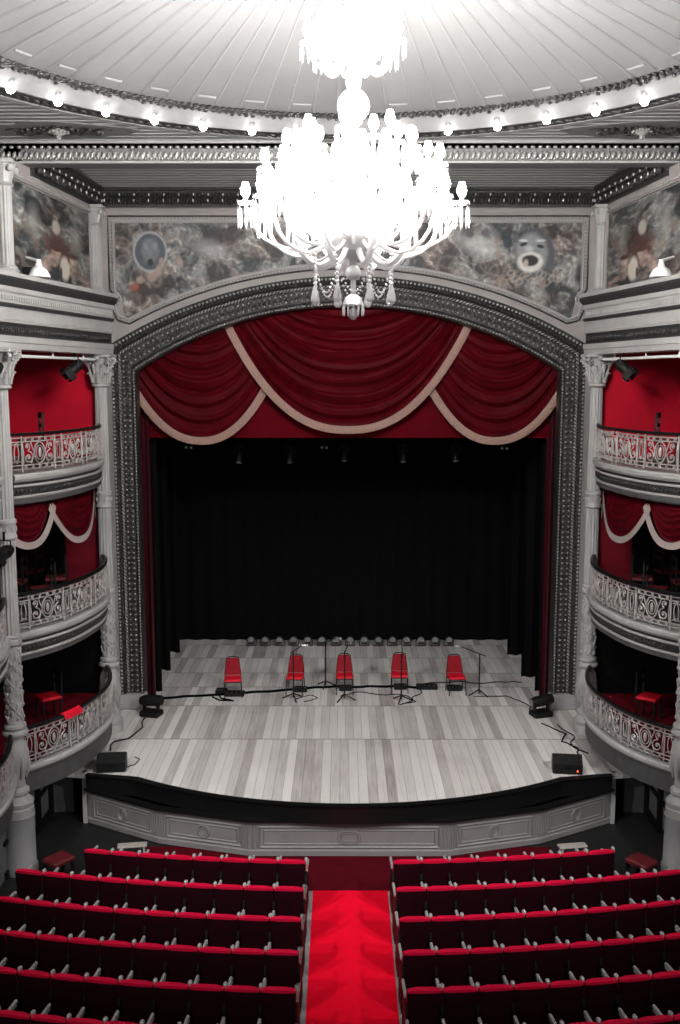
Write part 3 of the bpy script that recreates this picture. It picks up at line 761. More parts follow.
# ------------------------------------------------------------------ columns
def make_column():
    r = empty('box_column', (0, 0, 0), 0, 'x', 'column')
    mb = MB(); mb.lathe([(.25, 0), (.25, .14), (.235, .16), (.25, .20), (.25, .25), (.19, .31), (.165, .36), (.19, .40), (.185, .45), (.13, .50)], n=28)
    mb.build('base', M['white'], r, local=True, smooth=True)
    mb = MB(); mb.lathe([(.12, .49), (.13, .55), (.115, .62), (.14, .72), (.185, .95), (.195, 1.10), (.17, 1.25), (.13, 1.34), (.12, 1.38)], n=40, mod=lambda a, z: 1 + .06 * abs(math.sin(8 * a)) * (1 if .62 < z < 1.3 else 0))
    for i in range(8):
        a = 2 * PI * i / 8
        mb.tube([Vector(((.15 + .05 * math.sin(PI * t)) * math.cos(a), (.15 + .05 * math.sin(PI * t)) * math.sin(a), .66 + .5 * t)) for t in [k / 6 for k in range(7)]], [.012, .02, .028, .03, .028, .02, .012], 5)
    mb.build('vase', M['white'], r, local=True, smooth=True)
    mb = MB(); mb.lathe([(.13, 1.37), (.20, 1.40), (.215, 1.44), (.20, 1.48), (.16, 1.50), (.185, 1.54), (.18, 1.58), (.15, 1.60)], n=28); mb.build('collar', M['white'], r, local=True, smooth=True)
    mb = MB(); mb.lathe([(.135, 1.59), (.13, 2.94)], n=24)
    for st in range(2):
        for ph in range(3):
            pts = []
            for k in range(37):
                t = k / 36; a = (1 if st else -1) * t * 2.2 * PI + ph * 2 * PI / 3
                pts.append(Vector((.137 * math.cos(a), .137 * math.sin(a), 1.64 + 1.26 * t)))
            mb.tube(pts, .017, 5)
    for k in range(12):
        for q in range(5):
            a = 2 * PI * (q + .5 * (k % 2)) / 5 + .4; mb.ell((.138 * math.cos(a), .138 * math.sin(a), 1.70 + .105 * k), (.03, .03, .042), 6, 4)
    mb.build('carved_shaft', M['white'], r, local=True, smooth=True)
    mb = MB(); mb.lathe([(.14, 2.93), (.17, 2.96), (.17, 3.03), (.15, 3.05), (.165, 3.09), (.13, 3.12)], n=24); mb.build('ring', M['white'], r, local=True, smooth=True)
    fl = lambda a, z: 1 - .10 * (.5 + .5 * math.cos(14 * a)) ** .5
    mb = MB(); mb.lathe([(.135, 3.11), (.13, 4.70)], n=84, mod=fl); mb.build('fluted_shaft', M['white'], r, local=True)
    mb = MB(); mb.lathe([(.13, 4.69), (.165, 4.72), (.165, 4.76), (.15, 4.79), (.15, 4.95), (.17, 4.98), (.165, 5.02), (.13, 5.04)], n=24)
    for i in range(10): a = 2 * PI * i / 10; mb.ell((.152 * math.cos(a), .152 * math.sin(a), 4.87), (.025, .025, .05), 6, 4)
    mb.build('ring', M['white'], r, local=True, smooth=True)
    mb = MB(); mb.lathe([(.132, 5.03), (.12, 7.14)], n=84, mod=fl); mb.build('fluted_shaft', M['white'], r, local=True)
    mb = MB(); mb.lathe([(.12, 7.12), (.145, 7.14), (.145, 7.17), (.12, 7.19), (.125, 7.40), (.15, 7.60), (.20, 7.70)], n=24)
    for tier, (z0, h, rr0, off) in enumerate(((7.20, .24, .13, 0), (7.30, .30, .135, .5))):
        for i in range(8):
            a = 2 * PI * (i + off) / 8
            pts = [Vector(((rr0 + .085 * t ** 2.2) * math.cos(a), (rr0 + .085 * t ** 2.2) * math.sin(a), z0 + h * (t if t < .85 else .85 - (t - .85) * .6))) for t in [k / 6 for k in range(7)]]
            mb.tube(pts, [.03, .036, .036, .033, .03, .026, .015], 5)
    for i in range(4):
        a = PI / 4 + PI / 2 * i; cx, cy = .23 * math.cos(a), .23 * math.sin(a)
        d = Vector((math.cos(a), math.sin(a), 0))
        pts = [Vector((cx, cy, 7.62)) + d * (.075 * (1 - k / 20) * math.cos(k * .55)) + Vector((0, 0, .075 * (1 - k / 20) * math.sin(k * .55))) for k in range(18)]
        mb.tube(pts, .028, 6); mb.ell((cx, cy, 7.62), .03, 8, 5)
        a2 = PI / 2 * i; mb.ell((.21 * math.cos(a2), .21 * math.sin(a2), 7.68), (.05, .05, .045), 8, 5)
    mb.box((0, 0, 7.735), (.46, .46, .07), bev=.012)
    mb.v = [(x * 1.22, y * 1.22, z) for x, y, z in mb.v]; mb.build('capital', M['white'], r, local=True, smooth=True)
    return r
C0 = make_column()
cl = [(-1, 20.1, 1.0, 'beside the stage opening on the left'), (1, 20.1, 1.0, 'beside the stage opening on the right'),
      (-1, 16.05, 1.0, 'between the boxes at the left picture edge'), (1, 16.05, 1.0, 'between the boxes at the right picture edge')]
for i, (sx, y, z, lb) in enumerate(cl):
    o = C0 if i == 0 else copy_tree(C0)
    x = 4.95 if y > 18 else 5.58
    o.location = (sx * x, y, z); o['label'] = 'tall ornate white column with leafy capital ' + lb
    o['group'] = 'columns of the boxes'
for sx in (-1, 1):
    mb = MB(); mb.lathe([(.28, 0), (.28, .10), (.255, .14), (.25, .97), (.265, 1.0)], (sx * 5.58, 16.05, 0), 28)
    tag(mb.build('column_pedestal', M['pedestal'], smooth=True), 'plain pale grey round pedestal under the %s near column' % ('left' if sx < 0 else 'right'), 'pedestal', 'round column pedestals')

# ------------------------------------------------------------------ box balconies
def bay_curve(x0, y0, x1, y1, bulge, n=28):
    pts = []
    for i in range(n + 1):
        t = i / n; b = bulge * (1 - abs(2 * t - 1) ** (2.8 if t < .5 else 2.0))
        pts.append(Vector((x0 + (x1 - x0) * t - b, y0 + (y1 - y0) * t)))     # |x| values, bulging toward the hall
    return pts
def scroll(cx, cy, r, turns, d0, sgn, n=22):
    out = []
    for k in range(n):
        t = k / (n - 1); a = d0 + sgn * turns * 2 * PI * t; rr_ = r * (1 - .85 * t); out.append((cx + rr_ * math.cos(a), cy + rr_ * math.sin(a)))
    return out
def balcony(sx, z, x0, y0, x1, y1, bulge, label, rail=True, tall=.55):
    pts = bay_curve(x0, y0, x1, y1, bulge)
    b = empty('box_balcony', (sx * (x0 + x1) / 2, (y0 + y1) / 2, z - tall), 0, label, 'balcony', 'curved box balconies')
    line = [Vector((sx * p.x, p.y)) for p in pts]
    if sx > 0: tr = line[::-1]
    else: tr = line
    # left travel for sx<0 runs away from camera: left of travel = -x (away from hall) -> hall side is negative offset; same on the right after reversing
    def sw(prof): return MB().sweep(prof, [(p.x, p.y) for p in tr])
    D = .45
    sw([(D, z - .02), (-.05, z - .02), (-.08, z - .05), (-.08, z - .10), (-.04, z - .15), (.0, z - .16), (D, z - .16)]).build('top_moulding', M['white'], b, smooth=True)
    if 'bottom' in label:
        sw([(D, z - .16), (.0, z - .16), (.03, z - .30), (.06, z - .42), (D, z - .42)]).build('fascia', M['dark_band'], b, smooth=True)
        sw([(D, z - .42), (.03, z - .42), (.03, z - .46), (.08, z - .50), (.14, z - tall), (D, z - tall)]).build('lower_moulding', M['white'], b, smooth=True)
    else:
        sw([(D, z - .16), (.0, z - .16), (.0, z - .20), (D, z - .20)]).build('groove', M['dark_grey'], b)
        sw([(D, z - .20), (-.035, z - .20), (-.045, z - .22), (-.035, z - .24), (D, z - .24)]).build('upper_fillet', M['white'], b)
        sw([(D, z - .24), (-.01, z - .24), (.0, z - .38), (D, z - .38)]).build('frieze_band', M['dark_band'], b)
        sw([(D, z - .38), (-.03, z - .38), (-.035, z - .41), (.0, z - .44), (D, z - .44)]).build('lower_moulding', M['white'], b)
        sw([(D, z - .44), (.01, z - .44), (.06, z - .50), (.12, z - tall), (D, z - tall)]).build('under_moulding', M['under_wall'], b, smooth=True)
        m3 = MB()
        for i in range(len(line) - 1):
            a_, b_ = line[i], line[i + 1]
            for q in (0, .5):
                p_ = a_ + (b_ - a_) * q; m3.ell((p_.x, p_.y, z - .31), (.028, .03, .045), 6, 4); p_ = a_ + (b_ - a_) * (q + .25); m3.ell((p_.x, p_.y, z - .33), (.02, .022, .025), 6, 4)
        m3.build('leaf_relief', M['silver'], b, smooth=True, sharp=80)
    # floor and soffit of the box
    back = colx(18) + 2.2
    mb = MB(); poly = [(p.x, p.y) for p in line] + [(sx * back, y1 + .3), (sx * back, y0)]
    if sx > 0: poly = poly[::-1]
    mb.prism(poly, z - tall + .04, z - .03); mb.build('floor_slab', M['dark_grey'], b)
    # railing
    L = [0]
    for i in range(len(line) - 1): L.append(L[-1] + (line[i + 1] - line[i]).length)
    T = L[-1]
    def at(s_, h, off=0):
        s_ = max(0, min(T - 1e-6, s_)); k = 0
        while k < len(L) - 2 and s_ > L[k + 1]: k += 1
        t = (s_ - L[k]) / (L[k + 1] - L[k]); p = line[k] + (line[k + 1] - line[k]) * t
        return Vector((p.x + off, p.y, z + h))
    mb = MB()
    H = .60
    for h in (.05, .115, .50, .565): mb.tube([at(T * k / 40, h) for k in range(41)], .011, 4)
    unit = 1.10; nU = max(1, round(T / unit)); unit = T / nU
    def pl(points, r=.012): mb.tube([at(a, h) for a, h in points], r, 4)
    for u in range(nU):
        s0 = u * unit; wn = unit * .21; w0 = s0 + wn; cx = w0 + (unit - wn) / 2; hw = (unit - wn) / 2
        for s_ in (s0, w0): pl([(s_, 0), (s_, .60)], .017)
        # narrow panel
        c = s0 + wn / 2
        pl([(c + .045 * math.cos(2 * PI * k / 16), .31 + .15 * math.sin(2 * PI * k / 16)) for k in range(17)], .011)
        for q in (.17, .45): pl([(c - .07, q), (c, q + .03), (c + .07, q)], .01)
        # oval with medallion
        for k_, rr_ in ((1, .014), (.68, .010)): pl([(cx + .125 * k_ * math.cos(2 * PI * k / 20), .31 + .175 * k_ * math.sin(2 * PI * k / 20)) for k in range(21)], rr_)
        m = at(cx, .31); mb.ell(m, (.03, .05, .09), 8, 5)
        for sg in (-1, 1):
            ox = cx + sg * (hw * .64)
            pl(scroll(ox, .235, .105, 1.4, PI / 2, sg), .013); pl(scroll(ox + sg * .02, .42, .065, 1.2, -PI / 2, -sg), .011)
            pl([(cx + sg * .125, .31), (cx + sg * .17, .42), (cx + sg * .2, .50)], .011); pl([(cx + sg * .125, .31), (cx + sg * .17, .20), (cx + sg * .2, .115)], .011)
            pl([(ox + sg * .11, .12), (ox + sg * .10, .3), (ox + sg * .12, .5)], .01)
            for q in ((ox, .235), (ox + sg * .02, .42)): mb.ell(at(*q), .024, 6, 4)
        for q in range(5):
            for h in (.082, .532): mb.box(at(w0 + (unit - wn) * (q + .5) / 5, h), (.035, .04, .055))
    pl([(T, 0), (T, .6)], .017)
    mb.build('railing', M['rail'], b)
    mb = MB(); mb.sweep([(-.035, z + .60), (-.035, z + .635), (-.02, z + .65), (.02, z + .65), (.04, z + .63), (.04, z + .60)], [(p.x, p.y) for p in tr]); mb.build('handrail', M['black_gloss'], b)
    return b, at, T
LV = [(6.76, .42, 'top'), (4.12, .50, 'middle'), (1.82, .55, 'bottom')]
AT = {}
for sx in (-1, 1):
    side = 'left' if sx < 0 else 'right'
    for z, bl, nm in LV:
        AT[(sx, nm)] = balcony(sx, z, 5.50, 16.2, 4.96, 19.93, bl, 'curved white %s tier box balcony with lacy iron railing on the %s by the stage' % (nm, side))
        if nm != 'top' or True:
            balcony(sx, z, 6.30, 12.1, 5.62, 15.9, bl, 'curved white %s tier balcony nearer the camera on the %s, cut by the picture edge' % (nm, side))

# box interiors
for sx in (-1, 1):
    wn = 'wall_left' if sx < 0 else 'wall_right'
    def pr(x0, x1, y0, y1, z0, z1, m, name=wn):
        mb = MB(); mb.box((sx * (x0 + x1) / 2, (y0 + y1) / 2, (z0 + z1) / 2), (abs(x1 - x0), y1 - y0, z1 - z0)); return struct(mb, name, m)
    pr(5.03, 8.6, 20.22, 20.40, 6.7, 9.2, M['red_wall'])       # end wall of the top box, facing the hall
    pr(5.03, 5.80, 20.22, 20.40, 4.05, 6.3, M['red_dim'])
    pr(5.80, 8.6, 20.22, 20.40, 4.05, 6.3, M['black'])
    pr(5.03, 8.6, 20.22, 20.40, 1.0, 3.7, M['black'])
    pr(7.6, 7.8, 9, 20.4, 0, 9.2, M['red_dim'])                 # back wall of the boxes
    pr(5.66, 7.6, 11, 20.3, 8.98, 9.1, M['dark_grey'], 'ceiling')
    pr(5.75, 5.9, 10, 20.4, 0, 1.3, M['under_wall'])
    mb = MB()
    for y in (16.6, 17.5, 18.3): mb.box((sx * 5.72, y, .65), (.08, .14, 1.3))
    mb.box((sx * 5.73, 17.2, .62), (.05, 3, .07)); mb.box((sx * 5.73, 17.2, .06), (.06, 3, .12))
    struct(mb, 'trim_%d' % (6 if sx < 0 else 7), M['black_metal'])
    pr(5.3, 5.75, 18.35, 18.5, 0, 1.0, M['under_wall'])

# ------------------------------------------------------------------ swags
def swag(mb_c, mb_f, L0, L1, R0, R1, sag0, sag1, ex, y, fold=9, amp=.05, fw=.17, yaxis=None, nu=44, nv=54, seed=0, xe=1.0):
    """curves from L(v) to R(v) sagging by sag(v); plane given by yaxis(x, z)->(X, Y, Z)"""
    yaxis = yaxis or (lambda s_, d, z: Vector((s_, y - d, z)))
    def edge(u, v):
        vx = v ** xe; lx = L0[0] + (L1[0] - L0[0]) * vx; lz = L0[1] + (L1[1] - L0[1]) * v
        rx = R0[0] + (R1[0] - R0[0]) * vx; rz = R0[1] + (R1[1] - R0[1]) * v
        sg = sag0 + (sag1 - sag0) * v; s_ = 1 - abs(2 * u - 1) ** ex
        return lx + (rx - lx) * u, lz + (rz - lz) * u - sg * s_, s_
    def fn(u, v):
        x, z, s_ = edge(u, v)
        ph = 2 * PI * fold * (v ** .85) + seed + .9 * math.sin(3 * u + seed)
        d = amp * (.35 + .65 * s_) * (math.sin(ph) + .35 * math.sin(2.3 * ph + 2 * u)) + .16 * s_ * math.sin(PI * min(1, v * 1.1)) + .02
        return yaxis(x, d, z)
    mb_c.grid(fn, nu, nv, thick=(0, .012, 0) if amp > .03 else None)
    def ff(u, v):
        x, z, s_ = edge(u, 1); e = .01
        xa, za, _ = edge(max(0, u - e), 1); xb, zb, _ = edge(min(1, u + e), 1)
        t = Vector((xb - xa, zb - za)).normalized(); nn = Vector((t.y, -t.x))
        d = .07 + .02 * s_ + .004 * math.sin(u * 400) * v + .02 * math.sin(PI * v)
        return yaxis(x + nn.x * fw * v, d, z + nn.y * fw * v)
    mb_f.grid(ff, 160 if amp > .03 else 60, 3)
val = empty('stage_valance', (0, 22.0, 7), 0, 'draped crimson stage valance of three swags with pink beige fringe', 'valance')
for i, (a, b, c, d, s0, s1, ex, y) in enumerate([
        ((-.9, 10.5), (-2.60, 9.62), (.9, 10.5), (2.60, 9.62), .1, 2.36, 2.35, 21.98),
        ((-3.9, 10.3), (-4.72, 8.32), (-3.0, 10.3), (-1.86, 8.15), .2, 1.22, 2.2, 22.10),
        ((3.0, 10.3), (1.86, 8.15), (3.9, 10.3), (4.72, 8.32), .2, 1.22, 2.2, 22.10)]):
    c1, f1 = MB(), MB(); swag(c1, f1, a, b, c, d, s0, s1, ex, y, fold=11 if i == 0 else 9, amp=.055, seed=i * 1.3, nv=90, nu=64, xe=.42)
    s_ = c1.build('swag', M['swag'], val, smooth=True, sharp=60); f1.build('fringe', M['fringe'], s_, smooth=False)
    s_.children[0].location = (0, 0, 0)
    # the fringe is built in world coordinates: bring it to the valance origin
    for vtx in s_.children[0].data.vertices: vtx.co = vtx.co + Vector(s_.location) - Vector((0, 22.0, 7))
mb = MB(); mb.grid(lambda u, v: Vector((-4.8 + 9.6 * u, 22.32 + .015 * math.sin(60 * u), 6.98 + 3.4 * v)), 120, 4, thick=(0, .02, 0))
tag(mb.build('pelmet_curtain', M['pelmet'], smooth=True), 'plain flat crimson pelmet hanging straight behind the fringed swags', 'curtain')

for sx in (-1, 1):
    side = 'left' if sx < 0 else 'right'
    pts = bay_curve(5.50, 16.2, 4.96, 19.93, .42, 80)
    def ya(s_, d, z, sx=sx, pts=pts):
        t = max(0, min(.9999, s_)) * 80; k = int(t); p = pts[k] + (pts[k + 1] - pts[k]) * (t - k)
        return Vector((sx * (p.x + .20 - d * .5), p.y, z))
    bv = empty('box_valance', (sx * 5.0, 18, 5.5), 0, 'crimson swag valance with pale fringe hanging in the %s middle box' % side, 'valance', 'box valances')
    for a, b, lo in ((-.03, .255, .60), (.24, .85, .74), (.84, 1.0, .50)):
        c1, f1 = MB(), MB()
        # curve parameter along the bay is in 0..1; scale sag in metres
        w = (b - a)
        swag(c1, f1, (a + w * .3, 6.24), (a, 6.16), (b - w * .3, 6.24), (b, 6.16), .02, lo, 2.3, 0, fold=6, amp=.03, fw=0.0, yaxis=ya, nu=30, nv=36, seed=a * 9)
        f1 = MB()
        def ff(u, v, a=a, w=w, lo=lo):
            s_ = 1 - abs(2 * u - 1) ** 2.3; e = .02
            sl = (-(lo) * ((1 - abs(2 * min(1, u + e) - 1) ** 2.3) - (1 - abs(2 * max(0, u - e) - 1) ** 2.3))) / (2 * e * w * 3.8)
            nn = Vector((sl, -1)).normalized(); fw_ = .12
            q = a + w * u + nn.x * fw_ * v / 3.8
            return ya(q, .12 + .02 * v, 6.16 - lo * s_ + nn.y * fw_ * v)
        f1.grid(ff, 60, 2)
        o1 = c1.build('swag', M['swag'], bv, smooth=True, sharp=60); o2 = f1.build('fringe', M['pale_fringe'], bv)
        o2.parent = o1

# ------------------------------------------------------------------ chairs
def stage_chair():
    r = empty('stage_chair', (0, 0, 0), 0, 'x', 'chair')
    # faces -y (toward the audience)
    mb = MB(); mb.box((0, 0, .45), (.42, .42, .07), bev=.02); mb.build('seat', M['chair_red'], r, local=True)
    mb = MB()
    rows = []
    for k in range(7):
        t = k / 6; w = .40 - .12 * t ** 1.3 if t < .95 else .25; z = .50 + .42 * t; y = .19 + .09 * t; h = .022
        rows.append([(-w / 2, y - h, z), (w / 2, y - h, z), (w / 2, y + h, z), (-w / 2, y + h, z)])
    mb.rings(rows); mb.build('backrest', M['chair_back_shade'], r, local=True)
    mb = MB()
    for s in (-1, 1): mb.tube([(s * .20, .20, .40), (s * .205, .21, .52), (s * .15, .29, .92), (s * .09, .30, .95)], .013, 6)
    mb.tube([(-.09, .30, .95), (.09, .30, .95)], .013, 6); mb.build('back_frame', M['black_metal'], r, local=True)
    mb = MB(); mb.tube([(-.20, -.20, .41), (.20, -.20, .41), (.20, .20, .41), (-.20, .20, .41)], .012, 6, closed=True); mb.build('seat_frame', M['black_metal'], r, local=True)
    for sx_ in (-1, 1):
        for sy in (-1, 1): MB().tube([(sx_ * .20, sy * .19, .42), (sx_ * .215, sy * .23, 0)], .013, 6).build('leg', M['black_metal'], r, local=True)
    return r
SC = stage_chair()
nms = ['leftmost', 'second from left', 'middle one behind a microphone', 'second from right', 'rightmost']
for i, (x, y, rz) in enumerate([(-2.65, 22.55, .12), (-1.22, 22.75, -.06), (-.07, 22.8, .02), (1.22, 22.9, -.03), (2.53, 22.75, .10)]):
    o = SC if i == 0 else copy_tree(SC); o.location = (x, y - .14, SZ); o.scale = (.92, .92, .90); o.rotation_euler = (0, 0, rz)
    o['label'] = 'red padded chair with black legs on the bare stage, ' + nms[i]; o['group'] = 'red chairs on the stage'

def mic_stand(x, y, h, boom, rz, label):
    r = empty('microphone_stand', (x, y, SZ), rz, label, 'microphone stand', 'microphone stands on the stage')
    MB().tube([(0, 0, .05), (0, 0, h)], .017, 6).build('pole', M['black_metal'], r, local=True)
    mb = MB()
    for k in range(3): a = 2 * PI * k / 3 + .5; mb.tube([(0, 0, .14), (.26 * math.cos(a), .26 * math.sin(a), .01)], .016, 5)
    mb.build('tripod_base', M['black_metal'], r, local=True)
    e = Vector((boom * .75, -.05, h + .12))
    MB().tube([(-boom * .25, 0, h - .06), e], .014, 5).build('boom', M['black_metal'], r, local=True)
    mb = MB(); mb.tube([e, e + Vector((.10, -.03, .0))], [.018, .026], 8); mb.ell(e + Vector((.12, -.04, 0)), .032, 8, 6); mb.build('microphone', M['steel'], r, local=True, smooth=True)
mic_stand(-1.24, 22.15, 1.15, .25, .3, 'thin black microphone stand in front of the second chair from left')
mic_stand(-.52, 23.1, 1.1, .35, -.2, 'tall bare black microphone stand between second and middle chair')
mic_stand(-.07, 22.1, 1.15, .2, 1.4, 'slim microphone stand in front of the middle red chair')
mic_stand(1.22, 22.0, 1.1, .2, 1.8, 'slim microphone stand in front of the second chair from right')
mic_stand(3.05, 22.45, 1.0, .6, 2.9, 'black boom microphone stand right of the rightmost chair')
for i, (x, y, w, lb) in enumerate([(-2.62, 22.42, .46, 'under the leftmost chair'), (-1.1, 22.75, .3, 'under the second chair from left'), (-.05, 22.85, .3, 'under the middle chair'), (1.88, 22.95, .5, 'between the two right chairs'), (1.25, 22.95, .3, 'under the second chair from right'), (2.52, 22.85, .34, 'under the rightmost chair'), (-2.95, 22.6, .26, 'left of the leftmost chair')]):
    b = empty('stage_connector_box', (x, y, SZ), 0, 'flat black connector box on the boards ' + lb, 'box', 'black connector boxes on the stage')
    mb = MB(); mb.box((0, 0, .05), (w, .24, .09), bev=.012); mb.build('case', M['black_metal'], b, local=True)
    mb = MB()
    for k in range(4): mb.lathe([(.014, 0), (.014, .012)], (-w * .35 + k * w * .23, -.05, .094), 8)
    mb.build('socket', M['steel'], b, local=True)

# cables
random.seed(11)
def cable(pts, r, label, wig=.05, z=SZ):
    P = []
    for i in range(len(pts) - 1):
        a, b = Vector(pts[i]), Vector(pts[i + 1]); n = max(3, int((b - a).length / .12))
        for k in range(n):
            t = k / n; p = a + (b - a) * t; P.append(Vector((p.x + wig * noise.noise(Vector((p.x * 2, p.y * 2, r * 99))), p.y + wig * noise.noise(Vector((p.y * 2, p.x * 2, 5))), z + r)))
    P.append(Vector((*pts[-1], z + r)))
    tag(MB().tube(P, r, 5).build('stage_cable', M['black_soft'], smooth=True), label, 'cable', 'cables on the stage')
cable([(-4.2, 22.15), (-3.0, 22.35), (-1.6, 22.75), (-.3, 23.0), (.8, 23.05), (1.9, 22.95)], .032, 'thick black cable run across the stage behind the chairs', .12)
cable([(1.9, 23.35), (3.2, 23.45), (4.2, 23.4)], .014, 'thin black cable from the right chairs toward the right wing', .25)
cable([(-.1, 22.35), (.4, 22.6), (1.1, 22.3), (1.5, 21.95), (1.2, 21.8), (1.5, 22.2), (1.7, 22.9)], .012, 'loose black cable loop beside the second stand from right', .3)
cable([(-3.1, 22.2), (-2.95, 22.0), (-2.7, 21.9), (-2.95, 22.1), (-3.0, 22.4), (-2.7, 22.45)], .02, 'small tangle of cable left of the leftmost chair', .2)
cable([(-1.2, 22.1), (-.9, 22.35), (-.7, 22.2), (-1.0, 21.95)], .010, 'thin cable curl by the second chair microphone stand', .2)
cable([(3.0, 22.3), (3.6, 22.25), (4.1, 21.6), (4.2, 20.9)], .012, 'thin cable from the boom stand to the right wall lantern', .3)
cable([(4.3, 20.5), (4.5, 19.9), (4.2, 19.5), (4.6, 19.2), (4.35, 18.8), (4.6, 18.4), (4.4, 18.15), (4.2, 18.0)], .014, 'tangled black cable leading to the right floor monitor', .25)
cable([(4.5, 20.4), (4.65, 19.6), (4.4, 19.1), (4.7, 18.8)], .013, 'second tangled cable beside the right column base', .25)
cable([(-4.35, 20.8), (-4.5, 20.1), (-4.65, 19.3), (-4.7, 18.9)], .014, 'black cable from the left moving lantern along the column', .3)
cable([(-4.2, 18.0), (-4.05, 18.2), (-4.15, 18.6)], .010, 'short cable behind the left floor monitor', .2)

# monitors
for sx, x, y, rz, lb in ((-1, -4.45, 17.98, .10, 'black floor monitor speaker at the left front corner of the stage'), (1, 4.08, 17.92, -.12, 'black floor monitor speaker with red light at the right front of the stage')):
    r = empty('floor_monitor', (x, y, SZ), rz, lb, 'speaker', 'stage floor monitors')
    mb = MB(); w = .27
    mb.rings([[(s * w, -.17, .02), (s * w, .13, .0), (s * w, .17, .26), (s * w, .02, .34), (s * w, -.17, .20)] for s in (-1, 1)]); mb.build('cabinet', M['black_metal'], r, local=True)
    mb = MB(); mb.box((0, .17, .13), (.46, .02, .2)); mb.build('grille', M['black'], r, local=True)
    mb = MB(); mb.tube([(-.06, -.185, .15), (-.06, -.20, .15), (.06, -.20, .15), (.06, -.185, .15)], .008, 5); mb.build('handle', M['black_soft'], r, local=True)
    if sx > 0: MB().ell((.18, -.175, .08), .014, 8, 6).build('power_light', M['led'], r, local=True)
# moving heads beside the arch
for sx, x, y, lb in ((-1, -4.28, 21.0, 'black moving head lantern on the floor by the left arch foot'), (1, 4.2, 21.0, 'black moving head lantern on the floor by the right arch foot')):
    r = empty('moving_head_lantern', (x, y, SZ), .3 * sx, lb, 'stage light', 'moving head lanterns')
    mb = MB(); mb.box((0, 0, .07), (.44, .32, .12), bev=.02); mb.build('base', M['black_metal'], r, local=True)
    mb = MB(); mb.box((-.16, 0, .24), (.04, .10, .26)); mb.box((.16, 0, .24), (.04, .10, .26)); mb.build('yoke', M['black_metal'], r, local=True)
    mb = MB(); mb.tube([(-.24, -.02, .33), (-.14, -.01, .34), (.14, 0, .37), (.26, 0, .38)], [.09, .12, .12, .105], 14); mb.build('head', M['black_metal'], r, local=True, smooth=True)
    mb = MB(); mb.tube([(-.245, -.02, .33), (-.25, -.02, .33)], [.075, .075], 14); mb.build('lens', M['lens'], r, local=True)

# row of floor spotlights at the back
def par():
    r = empty('floor_spotlight', (0, 0, 0), 0, 'x', 'stage light')
    mb = MB(); mb.tube([(0, .14, .16), (0, .02, .17), (0, -.10, .19)], [.07, .10, .11], 14); mb.build('can', M['black_metal'], r, local=True, smooth=True)
    MB().tube([(0, -.104, .19), (0, -.108, .19)], [.085, .085], 14).build('lens', M['lens'], r, local=True)
    mb = MB(); mb.tube([(-.13, 0, .01), (-.13, 0, .19), (-.11, 0, .19)], .01, 5); mb.tube([(.13, 0, .01), (.13, 0, .19), (.11, 0, .19)], .01, 5); mb.tube([(-.13, 0, .01), (.13, 0, .01)], .012, 5); mb.build('yoke', M['black_metal'], r, local=True)
    return r
P0 = par()
pxs = [248, 263, 277.5, 291, 306, 319, 333, 346, 360, 376, 393, 408, 423, 437, 452]
for i in range(15):
    o = P0 if i == 0 else copy_tree(P0); o.location = (-2.62 + 5.42 * i / 14, 26.75, SZ)
    o['label'] = 'small black round spotlight on the rear stage floor, %s from the left of its row' % ORD[i]; o['group'] = 'row of floor spotlights'
# stage lanterns hanging above
def spot():
    r = empty('hanging_stage_lantern', (0, 0, 0), 0, 'x', 'stage light')
    MB().tube([(0, 0, .95), (0, 0, .28)], .012, 6).build('hanger', M['black_metal'], r, local=True)
    mb = MB(); mb.tube([(0, .10, .26), (0, .04, .12), (0, -.06, -.12)], [.075, .09, .075], 12); mb.build('can', M['black_metal'], r, local=True, smooth=True)
    MB().tube([(0, -.062, -.125), (0, -.066, -.135)], [.065, .06], 12).build('lens', M['lens'], r, local=True)
    mb = MB(); mb.tube([(-.11, .03, .08), (-.11, .03, .26), (.11, .03, .26), (.11, .03, .08)], .010, 5); mb.build('yoke', M['black_metal'], r, local=True)
    return r
S0 = spot()
for i, (x, z) in enumerate([(-2.6, 6.42), (-1.38, 6.42), (-.08, 6.46), (1.33, 6.44), (2.58, 6.46)]):
    o = S0 if i == 0 else copy_tree(S0); o.location = (x, 23.9, z); o['label'] = 'slim black lantern hanging over the stage, %s from the left' % ORD[i]; o['group'] = 'lanterns hanging over the stage'
mb = MB(); mb.tube([(-5.2, 23.9, 7.36), (5.2, 23.9, 7.36)], .03, 8); tag(mb.build('lighting_bar', M['black_metal']), 'black lighting bar holding the lanterns above the stage', 'bar')
for i, (x, z) in enumerate([(-3.75, 6.68), (-.55, 6.68), (3.7, 6.66)]):
    r = empty('small_stage_fixture', (x, 23.6, z), 0, 'small glinting fixture under the swags, %s' % ['at left', 'near the middle', 'at right'][i], 'stage light', 'small glinting fixtures')
    mb = MB(); mb.box((0, 0, 0), (.20, .08, .07), bev=.01); mb.tube([(0, 0, .03), (0, .0, .75)], .01, 5); mb.build('body', M['black_metal'], r, local=True)
    mb = MB(); mb.ell((-.06, -.045, 0), .03, 8, 5); mb.ell((.06, -.045, -.005), .03, 8, 5); mb.build('lens', M['steel'], r, local=True)

